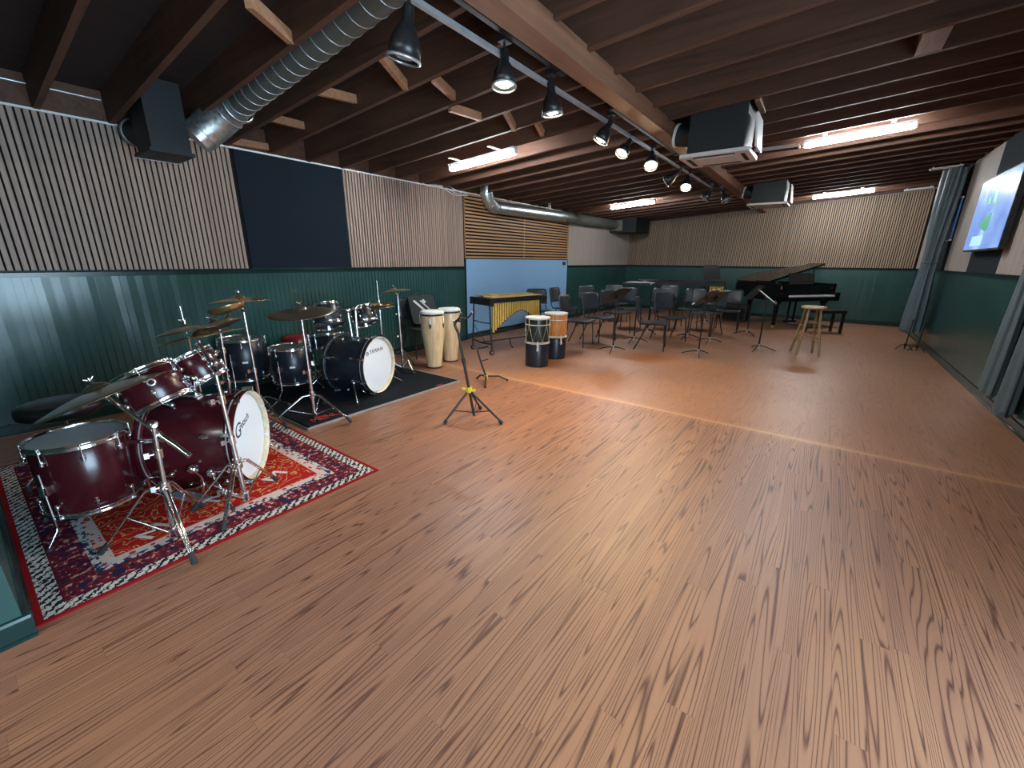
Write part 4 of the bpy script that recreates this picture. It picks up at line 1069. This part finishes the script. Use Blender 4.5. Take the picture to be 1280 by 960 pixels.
vibraphone('gold barred vibraphone with arched resonators before the pale blue panel', (-4.19, 4.86, 0), R(-16))

# ================================================================== BAND CHAIRS
def chair(label, x, y, face):
    """face: compass direction the sitter looks (degrees, 0 = +x)"""
    t = thing('band_chair', label, 'chair', (x, y, 0), R(face-90), group='black band chairs')
    # local: sitter looks to +y
    g = G(); vs = []; nx, ny = 8, 8
    for j in range(ny+1):
        for i in range(nx+1):
            u = i/nx*2-1; w = j/ny*2-1
            x_ = .225*u*(1-.04*(1-w)); y_ = .215*w
            if abs(w) > .74: x_ *= 1-.10*((abs(w)-.74)/.26)**2
            z_ = .452+.012*w-.012*(1-u*u)+(-.018*max(0, w-.6)/.4)
            vs.append((x_, y_, z_))
    m_ = nx+1; top = [(j*m_+i, j*m_+i+1, (j+1)*m_+i+1, (j+1)*m_+i) for j in range(ny) for i in range(nx)]
    o = len(vs); vs2 = vs+[(a, b, c-.016) for a, b, c in vs]
    bot = [tuple(o+q for q in reversed(f)) for f in top]
    edge = list(range(0, m_))+[j*m_+nx for j in range(1, ny+1)]+[ny*m_+i for i in range(nx-1, -1, -1)]+[j*m_ for j in range(ny-1, 0, -1)]
    side = [(edge[i+1-len(edge)] if i+1 >= len(edge) else edge[i+1], edge[i], edge[i]+o, (edge[(i+1) % len(edge)])+o) for i in range(len(edge))]
    g.add(vs2, top+bot+side, 0, True); g.build('seat', 'chairplastic', t)
    g = G(); vs = []
    for j in range(ny+1):
        for i in range(nx+1):
            u = i/nx*2-1; w = j/ny
            x_ = .215*u*(1-.16*max(0, (w-.8)/.2)**2); z_ = .545+.30*w
            y_ = -.225-.060*w-.035*(1-u*u)
            vs.append((x_, y_, z_))
    vs2 = vs+[(a, b-.015, c) for a, b, c in vs]; side2 = [tuple(reversed(f)) for f in side]
    g.add(vs2, [tuple(reversed(f)) for f in top]+[tuple(reversed(f)) for f in bot]+side2, 0, True); g.build('backrest', 'chairplastic', t)
    for s in (-1, 1):
        g = G(); g.tube([(s*.19, .17, .435), (s*.205, .185, .20), (s*.215, .195, .012)], .0105, 8); g.build('leg', 'black', t)
        g = G(); g.tube([(s*.19, -.10, .435), (s*.205, -.17, .22), (s*.215, -.27, .012)], .0105, 8); g.build('leg', 'black', t)
        g = G(); g.tube([(s*.19, .17, .432), (s*.19, -.20, .432), (s*.19, -.24, .50), (s*.175, -.275, .75)], .0105, 8); g.build('side_frame', 'black', t)
    return t
c0 = None
chairs = [
 ('black band chair nearest the rope drums, facing right', -3.25, 6.28, 4),
 ('black band chair second in the front row, right of the one by the rope drums', -3.14, 6.90, -18),
 ('black band chair seen side on in the front row, thin back at the left', -2.14, 6.80, 14),
 ('black band chair right of the side on chair, turned towards the camera', -2.15, 7.76, -40),
 ('black band chair behind the front music stand, back half turned', -3.22, 7.80, -25),
 ('black band chair against the pale blue panel behind the nearest chair', -4.40, 7.85, 0),
 ('black band chair peeping over the far end of the vibraphone', -4.55, 7.05, -45),
 ('black band chair in the left back corner by the green wainscot', -4.25, 8.85, -30),
 ('black band chair in the back row behind the half turned chair', -3.95, 9.55, -50),
 ('black band chair in the middle of the back rows, left of two close together', -3.30, 8.70, -55),
 ('black band chair in the middle of the back rows, right of two close together', -2.74, 9.02, -75),
 ('black band chair behind the low sloping music stand', -2.22, 9.38, -90),
 ('black band chair furthest back near the rear wall', -3.05, 10.5, -80),
 ('black band chair nearest the grand piano, seat towards the camera', -1.52, 9.60, -85),
 ('black band chair left of the one nearest the piano', -1.78, 8.90, -110),
]
for lab, x_, y_, f_ in chairs:
    if c0 is None: c0 = chair(lab, x_, y_, f_)
    else: dup(c0, lab, (x_, y_, 0), R(f_-90))
dup(c0, 'black chair against the green wall behind the cymbals, holding a dark bag', (-4.72, 4.10, 0), R(-12-90))
# bag leaning on that chair
t = thing('equipment_bag', 'black bag with white stripes leaning on the chair by the green wall', 'bag', (-4.62, 4.12, .47))
m = Matrix.Translation((-4.67, 4.14, .475)) @ Matrix.Rotation(R(-20), 4, 'Z') @ Matrix.Rotation(R(-28), 4, 'Y')
g = G(); g.rbox((-.06, -.20, 0), (.06, .20, .44), .05, 0, m, 0, 5); g.build('body', 'rubber', t, True)
g = G(); m_ = m @ Matrix.Rotation(R(0), 4, 'Z'); 
g.box((.0605, -.06, -.022), (.063, .0, .022), 0, m @ Matrix.Translation((0, .05, .32)) @ Matrix.Rotation(R(-50), 4, 'X'))
g.box((.0605, -.16, -.016), (.063, .12, .016), 0, m @ Matrix.Translation((0, -.02, .24)) @ Matrix.Rotation(R(-50), 4, 'X'))
g.box((.0605, -.10, -.008), (.063, .10, .008), 0, m @ Matrix.Translation((0, .04, .28)) @ Matrix.Rotation(R(-50), 4, 'X'))
g.build('stripe', 'whiteprint', t, True)
g = G(); g.tube([m @ Vector((.0, -.09, .43)), m @ Vector((.0, -.05, .50)), m @ Vector((0, .05, .50)), m @ Vector((0, .09, .43))], .010, 8); g.build('handle', 'black', t, True)

# ================================================================== MUSIC STANDS
def music_stand(label, x, y, face, h, tilt, papers=False):
    """face: direction the desk faces (where the player sits); tilt from horizontal"""
    t = thing('music_stand', label, 'music stand', (x, y, 0), R(face-90), group='black music stands')
    for a in (90, 200, 340):
        c, s = math.cos(R(a)), math.sin(R(a)); g = G()
        g.tube([(.012*c, .012*s, .075), (.10*c, .10*s, .062), (.20*c, .20*s, .030), (.25*c, .25*s, .010)], [.011, .010, .009, .008], 6); g.build('leg', 'black', t)
    g = G(); g.cyl((0, 0, .03), (0, 0, .10), .018); g.build('hub', 'silver', t)
    g = G(); g.cyl((0, 0, .08), (0, 0, h*.6), .0125); g.cyl((0, 0, h*.6), (0, 0, h-.02), .009); g.build('pole', 'black', t)
    m = Matrix.Translation((0, 0, h)) @ Matrix.Rotation(tilt, 4, 'X')   # local y of the desk = up the desk, turned so that it leans away from the player (+y side)
    m = Matrix.Translation((0, 0, h)) @ Matrix.Rotation(PI, 4, 'Z') @ Matrix.Rotation(tilt, 4, 'X')
    g = G(); g.prism([(-.25, -.14), (.25, -.14), (.25, .12), (.19, .19), (-.19, .19), (-.25, .12)], 0, .006, 0, m); d = g.build('desk', 'black', t)
    g = G(); g.box((-.25, -.146, -.0), (.25, -.138, .030), 0, m); g.box((-.25, -.14, .027), (.25, -.130, .032), 0, m); g.build('ledge', 'chairplastic', d)
    g = G(); g.box((-.03, -.03, -.03), (.03, .03, 0), 0, m); g.build('desk_clamp', 'black', t)
    if papers:
        g = G(); g.box((-.20, -.13, .0065), (.20, .14, .012), 0, m); g.build('sheet_music', 'paper', t)
    return t
MS = [
 ('black music stand in front of the front row chairs, leftmost of those near the camera', -2.57, 6.20, 172, .88, R(40), False),
 ('black music stand with a sloping desk, nearest the camera right of the chairs', -1.40, 6.76, 176, .88, R(44), True),
 ('black music stand with a pale topped desk standing alone beside the wooden stool', -.71, 7.85, 8, .86, R(38), True),
 ('black music stand behind the one with the sloping desk', -1.50, 8.0, 160, .80, R(40), False),
 ('black music stand beside the chair nearest the piano', -1.10, 9.45, 200, .82, R(50), False),
 ('black music stand with a flat desk in the middle of the chairs', -2.62, 7.25, -90, 1.03, R(6), False),
 ('black music stand with a flat desk further back in the middle', -2.75, 8.35, -30, 1.03, R(6), False),
 ('black music stand with a flat desk near the back right of the chairs', -1.95, 8.25, -100, 1.03, R(6), False),
 ('black music stand with an upright desk rising highest against the rear wall', -2.15, 10.6, -32, 1.15, R(78), False),
]
for a in MS: music_stand(*a)

# small black speaker and covered instrument at the back
t = thing('amplifier', 'small black amplifier on the floor near the back of the chairs', 'amplifier', (-1.65, 11.5, 0), R(-10))
g = G(); g.rbox((-.27, -.15, .02), (.27, .15, .42), .02, 0, None, 1); g.build('cabinet', 'rubber', t)
g = G(); g.box((-.24, -.156, .05), (.24, -.150, .33)); g.build('grille_cloth', 'felt', t)
g = G(); g.box((-.24, -.157, .345), (.24, -.150, .40)); g.build('control_panel', 'black', t)
g = G(); g.tube([(-.1, 0, .42), (-.09, 0, .45), (.09, 0, .45), (.1, 0, .42)], .008); g.build('handle', 'black', t)
t = thing('marimba', 'long dark percussion keyboard with a few gold tubes behind the chairs', 'marimba', (-2.9, 11.9, 0), R(8))
g = G(); g.rbox((-.85, -.28, .80), (.85, .28, .90), .04); g.build('frame', 'rubber', t)
for i in range(26):
    g = G(); x_ = -.80+.064*i; g.rbox((x_-.025, -.26, .90), (x_+.025, .02, .915), .005); g.build('bar', 'blackgloss', t)
for i in range(10):
    g = G(); x_ = .30+.055*i; g.cyl((x_, -.26, .80), (x_, -.26, .50+.02*abs(i-5)), .022, n=10); g.build('resonator', 'gold' if i > 3 else 'black', t)
for x_ in (-.8, .8):
    for y_ in (-.22, .22): g = G(); g.cyl((x_, y_, .81), (x_, y_, .03), .016); g.ball((x_, y_, .028), .028); g.build('leg', 'black', t)
# ================================================================== GRAND PIANO
def piano(label, loc, rz):
    t = thing('grand_piano', label, 'piano', loc, rz)
    # keyboard front along y=0 facing -y, body goes to +y; bass side at -x
    out = [(-.745, .10), (.745, .10), (.745, .62)]
    for a, b in ((.73, .78), (.66, .95), (.52, 1.10), (.36, 1.22), (.22, 1.36), (.10, 1.52), (-.04, 1.66), (-.25, 1.73), (-.48, 1.72), (-.66, 1.64), (-.735, 1.50)): out.append((a, b*.89+.03))
    g = G(); g.prism(out, .62, .64); g.build('soundboard', 'blackgloss', t)
    n = len(out); inner = [(x_*.955, (y_-.9)*.965+.9) for x_, y_ in out]
    g = G(); vs = [(x_, y_, z) for z in (.60, .96) for x_, y_ in out]+[(x_, y_, z) for z in (.60, .96) for x_, y_ in inner]; fs = []
    for i in range(n):
        j = (i+1) % n
        if i == 0: continue
        fs += [(i, j, n+j, n+i), (2*n+j, 2*n+i, 3*n+i, 3*n+j), (n+i, n+j, 3*n+j, 3*n+i), (j, i, 2*n+i, 2*n+j)]
    g.add(vs, fs); g.build('rim', 'blackgloss', t)
    g = G(); g.prism([(a*.93, (b-.9)*.9+.92) for a, b in out], .84, .85); g.build('iron_frame', 'gold', t)
    g = G(); g.box((-.745, -.03, .60), (.745, .30, .685)); g.box((-.745, -.03, .60), (-.63, .30, .775)); g.box((.63, -.03, .60), (.745, .30, .775)); g.build('keybed', 'blackgloss', t)
    g = G(); g.box((-.63, .14, .70), (.63, .17, .95)); g.build('fallboard', 'blackgloss', t)
    g = G()
    for i in range(52): x_ = -.615+.02365*i; g.box((x_, -.02, .69), (x_+.0225, .14, .725))
    g.build('white_keys', 'ivory', t)
    g = G()
    for i in range(51):
        if i % 7 in (1, 4): continue
        x_ = -.615+.02365*(i+1); g.box((x_-.006, .045, .725), (x_+.006, .14, .737))
    g.build('black_keys', 'blackgloss', t)
    # lid hinged at the bass side (-x), front flap folded back
    ang = R(-15); hm = Matrix.Translation((-.745, 0, .965)) @ Matrix.Rotation(ang, 4, 'Y')
    lid = [(x_+.745, y_) for x_, y_ in out if y_ > .3]; lid = [(0, .42), (1.49, .42)]+[(x_+.745, y_) for x_, y_ in out[2:]]
    g = G(); g.prism(lid, 0, .022, 0, hm); g.build('lid', 'blackgloss', t)
    g = G(); g.prism([(0, .42), (1.49, .42), (1.49, .80), (0, .80)], .024, .044, 0, hm); g.build('front_lid', 'blackgloss', t)
    pt = hm @ Vector((1.38, .60, 0)); g = G(); g.cyl((.70, .62, .95), pt, .013, n=8); g.build('lid_prop', 'blackgloss', t)
    g = G(); g.box((-.34, -.008, 0), (.34, .008, .23), 0, Matrix.Translation((0, .30, .95)) @ Matrix.Rotation(R(-12), 4, 'X')); g.build('music_desk', 'blackgloss', t)
    for (x_, y_) in ((-.64, .22), (.64, .22), (-.34, 1.30)):
        g = G(); g.lathe([(.075, .60), (.07, .54), (.05, .50), (.042, .30), (.034, .12), (.045, .085), (.03, .07)], 4, 0, Matrix.Translation((x_, y_, 0)) @ Matrix.Rotation(PI/4, 4, 'Z'), False); lg = g.build('leg', 'blackgloss', t)
        g = G(); g.cyl((x_-.012, y_, .030), (x_+.012, y_, .030), .030, n=14); g.cyl((x_, y_, .03), (x_, y_, .09), .010); g.build('caster', 'gold', lg)
    g = G(); g.box((-.10, .40, .11), (-.07, .43, .60)); g.box((.07, .40, .11), (.10, .43, .60)); g.box((-.13, .36, .085), (.13, .46, .135)); g.build('pedal_lyre', 'blackgloss', t)
    g = G()
    for s in (-.07, 0, .07): g.rbox((s-.015, .25, .075), (s+.015, .38, .088), .012)
    g.build('pedal', 'silver', t)
    return t
piano('black grand piano with its lid raised in front of the back wall', (-.20, 11.15, 0), R(50))
t = thing('piano_bench', 'low black bench in front of the grand piano keyboard', 'bench', (.12, 10.80, 0), R(38))
g = G(); g.rbox((-.31, -.17, .41), (.31, .17, .47), .02); g.build('seat', 'black', t)
for x_ in (-.27, .27):
    for y_ in (-.13, .13): g = G(); g.box((x_-.02, y_-.02, 0), (x_+.02, y_+.02, .41)); g.build('leg', 'black', t)

# ================================================================== WOODEN STOOL
t = thing('bar_stool', 'tall round wooden stool standing alone before the grand piano', 'stool', (-.08, 7.98, 0), R(18))
g = G(); g.lathe([(.001, .715), (.15, .715), (.165, .725), (.168, .742), (.160, .755), (.11, .757), (.001, .752)], 32); g.build('seat', 'stooltop', t)
lt, lb = .10, .165; legs = []
for a in (45, 135, 225, 315):
    c, s = math.cos(R(a)), math.sin(R(a)); g = G(); g.tube([(lt*1.1*c, lt*1.1*s, .72), (lt*1.4*c, lt*1.4*s, .45), (lb*1.32*c, lb*1.32*s, 0.0)], [.017, .021, .018], 10); g.build('leg', 'stool', t)
def lerp_leg(z): return 1.1*lt+(1.32*lb-1.1*lt)*(1-z/.72)
for k_ in range(4):
    for z in ((.21, .46) if k_ % 2 else (.27, .51)):
        r_ = lerp_leg(z); a, b = R(45+90*k_), R(135+90*k_); g = G(); g.cyl((r_*math.cos(a), r_*math.sin(a), z), (r_*math.cos(b), r_*math.sin(b), z), .0095, n=8); g.build('rung', 'stool', t)

# ================================================================== INSTRUMENT STANDS
t = thing('instrument_stand', 'tall black tripod stand with a yellow collar and curved neck', 'stand', (-2.40, 2.62, 0))
Bp = Vector((-2.385, 2.64, .03)); Tp = Vector((-2.452, 2.52, .865)); K = Bp.lerp(Tp, .30)
g = G(); g.cyl(Bp, Bp.lerp(Tp, .62), .013); g.cyl(Bp.lerp(Tp, .60), Bp.lerp(Tp, .66), .018); g.build('pole', 'black', t, True)
g = G(); g.tube([Bp.lerp(Tp, .62), Bp.lerp(Tp, .92), Tp+Vector((-.012, -.012, .005)), Tp+Vector((-.008, 0, .035)), Tp+Vector((.03, .02, .06)), Tp+Vector((.06, .03, .062))], [.011, .011, .012, .012, .012, .012], 10); g.build('curved_neck', 'black', t, True)
g = G(); q = Tp+Vector((.05, .025, .06)); g.tube([q+Vector((.03, -.05, .05)), q+Vector((-.01, -.035, .01)), q, q+Vector((.03, .035, .01)), q+Vector((.08, .03, .06))], .008, 8); g.ball(q+Vector((-.03, -.01, -.01)), .022); g.build('yoke', 'black', t, True)
g = G(); g.cyl(K-Vector((0, 0, .022)), K+Vector((0, 0, .025)), .027, n=16); g.cyl(K, K+Vector((-.055, -.03, .01)), .013); g.cyl(K+Vector((0, 0, -.01)), K+Vector((.05, .03, .0)), .012); g.build('collar', 'yellow', t, True)
for f in ((-2.505, 2.385), (-2.10, 2.685), (-2.50, 2.86)):
    F_ = Vector((f[0], f[1], .014)); g = G(); s_ = K+(F_-K)*.06; g.tube([s_, F_+Vector((0, 0, .004))], .0105, 8); mid_ = s_.lerp(F_, .62); g.tube([Bp+Vector((0, 0, .03)), mid_], .005, 6); lg = g.build('leg', 'black', t, True)
    g = G(); g.cyl(s_.lerp(F_, .93), s_.lerp(F_, 1.03), .016); g.build('rubber_foot', 'rubber', lg, True)
t = thing('instrument_stand', 'short black three footed stand with a yellow hub near the vibraphone', 'stand', (-3.09, 3.65, 0))
g = G(); g.tube([(-3.09, 3.65, .05), (-3.14, 3.62, .22), (-3.175, 3.60, .37)], [.012, .011, .010], 8); g.build('pole', 'black', t, True)
g = G(); g.tube([(-3.175, 3.60, .37), (-3.17, 3.61, .40), (-3.11, 3.64, .41), (-3.06, 3.66, .43)], .009, 8); g.tube([(-3.15, 3.62, .24), (-3.07, 3.67, .27)], .006, 6); g.tube([(-3.17, 3.60, .39), (-3.20, 3.57, .43)], .008, 8); g.build('cradle', 'black', t, True)
g = G(); g.cyl((-3.09, 3.65, .03), (-3.09, 3.65, .07), .024); g.build('hub', 'yellow', t, True)
for f in ((-3.225, 3.64), (-2.885, 3.80), (-2.91, 3.42)):
    d = Vector((f[0]+3.09, f[1]-3.65, 0)); g = G(); g.tube([(-3.09, 3.65, .06), Vector((-3.09, 3.65, .062))+d*.6, Vector((-3.09, 3.65, .016))+d], .011, 8); lg = g.build('leg', 'black', t, True)
    g = G(); g.ball(Vector((-3.09, 3.65, .014))+d, .0135); g.build('rubber_foot', 'rubber', lg, True)
for (x_, y_, lab) in ((1.26, 9.42, 'thin black stand by the far curtain, the left of the pair'), (1.40, 9.36, 'thin black stand by the far curtain, the right of the pair')):
    t = thing('microphone_stand', lab, 'stand', (x_, y_, 0), 0, 'thin stands by the curtain')
    g = G(); g.cyl((0, 0, .02), (.015, .02, .50), .009); g.build('pole', 'black', t)
    for a in (80, 200, 320):
        c, s = math.cos(R(a)), math.sin(R(a)); g = G(); g.tube([(0, 0, .09), (.06*c, .06*s, .085), (.125*c, .125*s, .012)], .009, 8); g.build('leg', 'black', t)
    g = G(); g.cyl((0, 0, .07), (0, 0, .11), .018); g.ball((.015, .02, .50), .015); g.build('clamp', 'black', t)

# ================================================================== LIGHT FROM OUTSIDE, WORLD
L = bpy.data.lights.new('doorway_daylight', 'AREA'); L.shape = 'RECTANGLE'; L.size = 1.9; L.size_y = 2.1; L.energy = 85; L.color = (.56, .80, 1.0)
o = bpy.data.objects.new('doorway_daylight', L); col.objects.link(o); o.location = (XR+.35, .6, 1.08); o.rotation_euler = (R(90), 0, R(90))
w = bpy.data.worlds.new('world'); sc.world = w; w.use_nodes = True
bg = w.node_tree.nodes['Background']; sky = w.node_tree.nodes.new('ShaderNodeTexSky'); sky.sky_type = 'HOSEK_WILKIE'; sky.sun_direction = (-.3, -.4, .85)
w.node_tree.links.new(sky.outputs[0], bg.inputs[0]); bg.inputs[1].default_value = .8

# ================================================================== CAMERA
yaw, pitch, roll = R(36.4916), R(16.7553), R(.45137)
f = Vector((-math.sin(yaw)*math.cos(pitch), math.cos(yaw)*math.cos(pitch), -math.sin(pitch)))
r = Vector((math.cos(yaw), math.sin(yaw), 0)); u = r.cross(f)
r2 = r*math.cos(roll)+u*math.sin(roll); u2 = -r*math.sin(roll)+u*math.cos(roll)
cam = bpy.data.cameras.new('camera'); cam.sensor_width = 36; cam.lens = 513.37/1280*36; cam.clip_start = .05; cam.clip_end = 100
co = bpy.data.objects.new('camera', cam); col.objects.link(co)
co.matrix_world = Matrix.Translation((0, 0, 1.40)) @ Matrix((r2, u2, -f)).transposed().to_4x4()
sc.camera = co
sc.view_settings.view_transform = 'Standard'; sc.view_settings.look = 'None'; sc.view_settings.gamma = 1; sc.view_settings.use_curve_mapping = False
sc.view_settings.exposure = 1.62
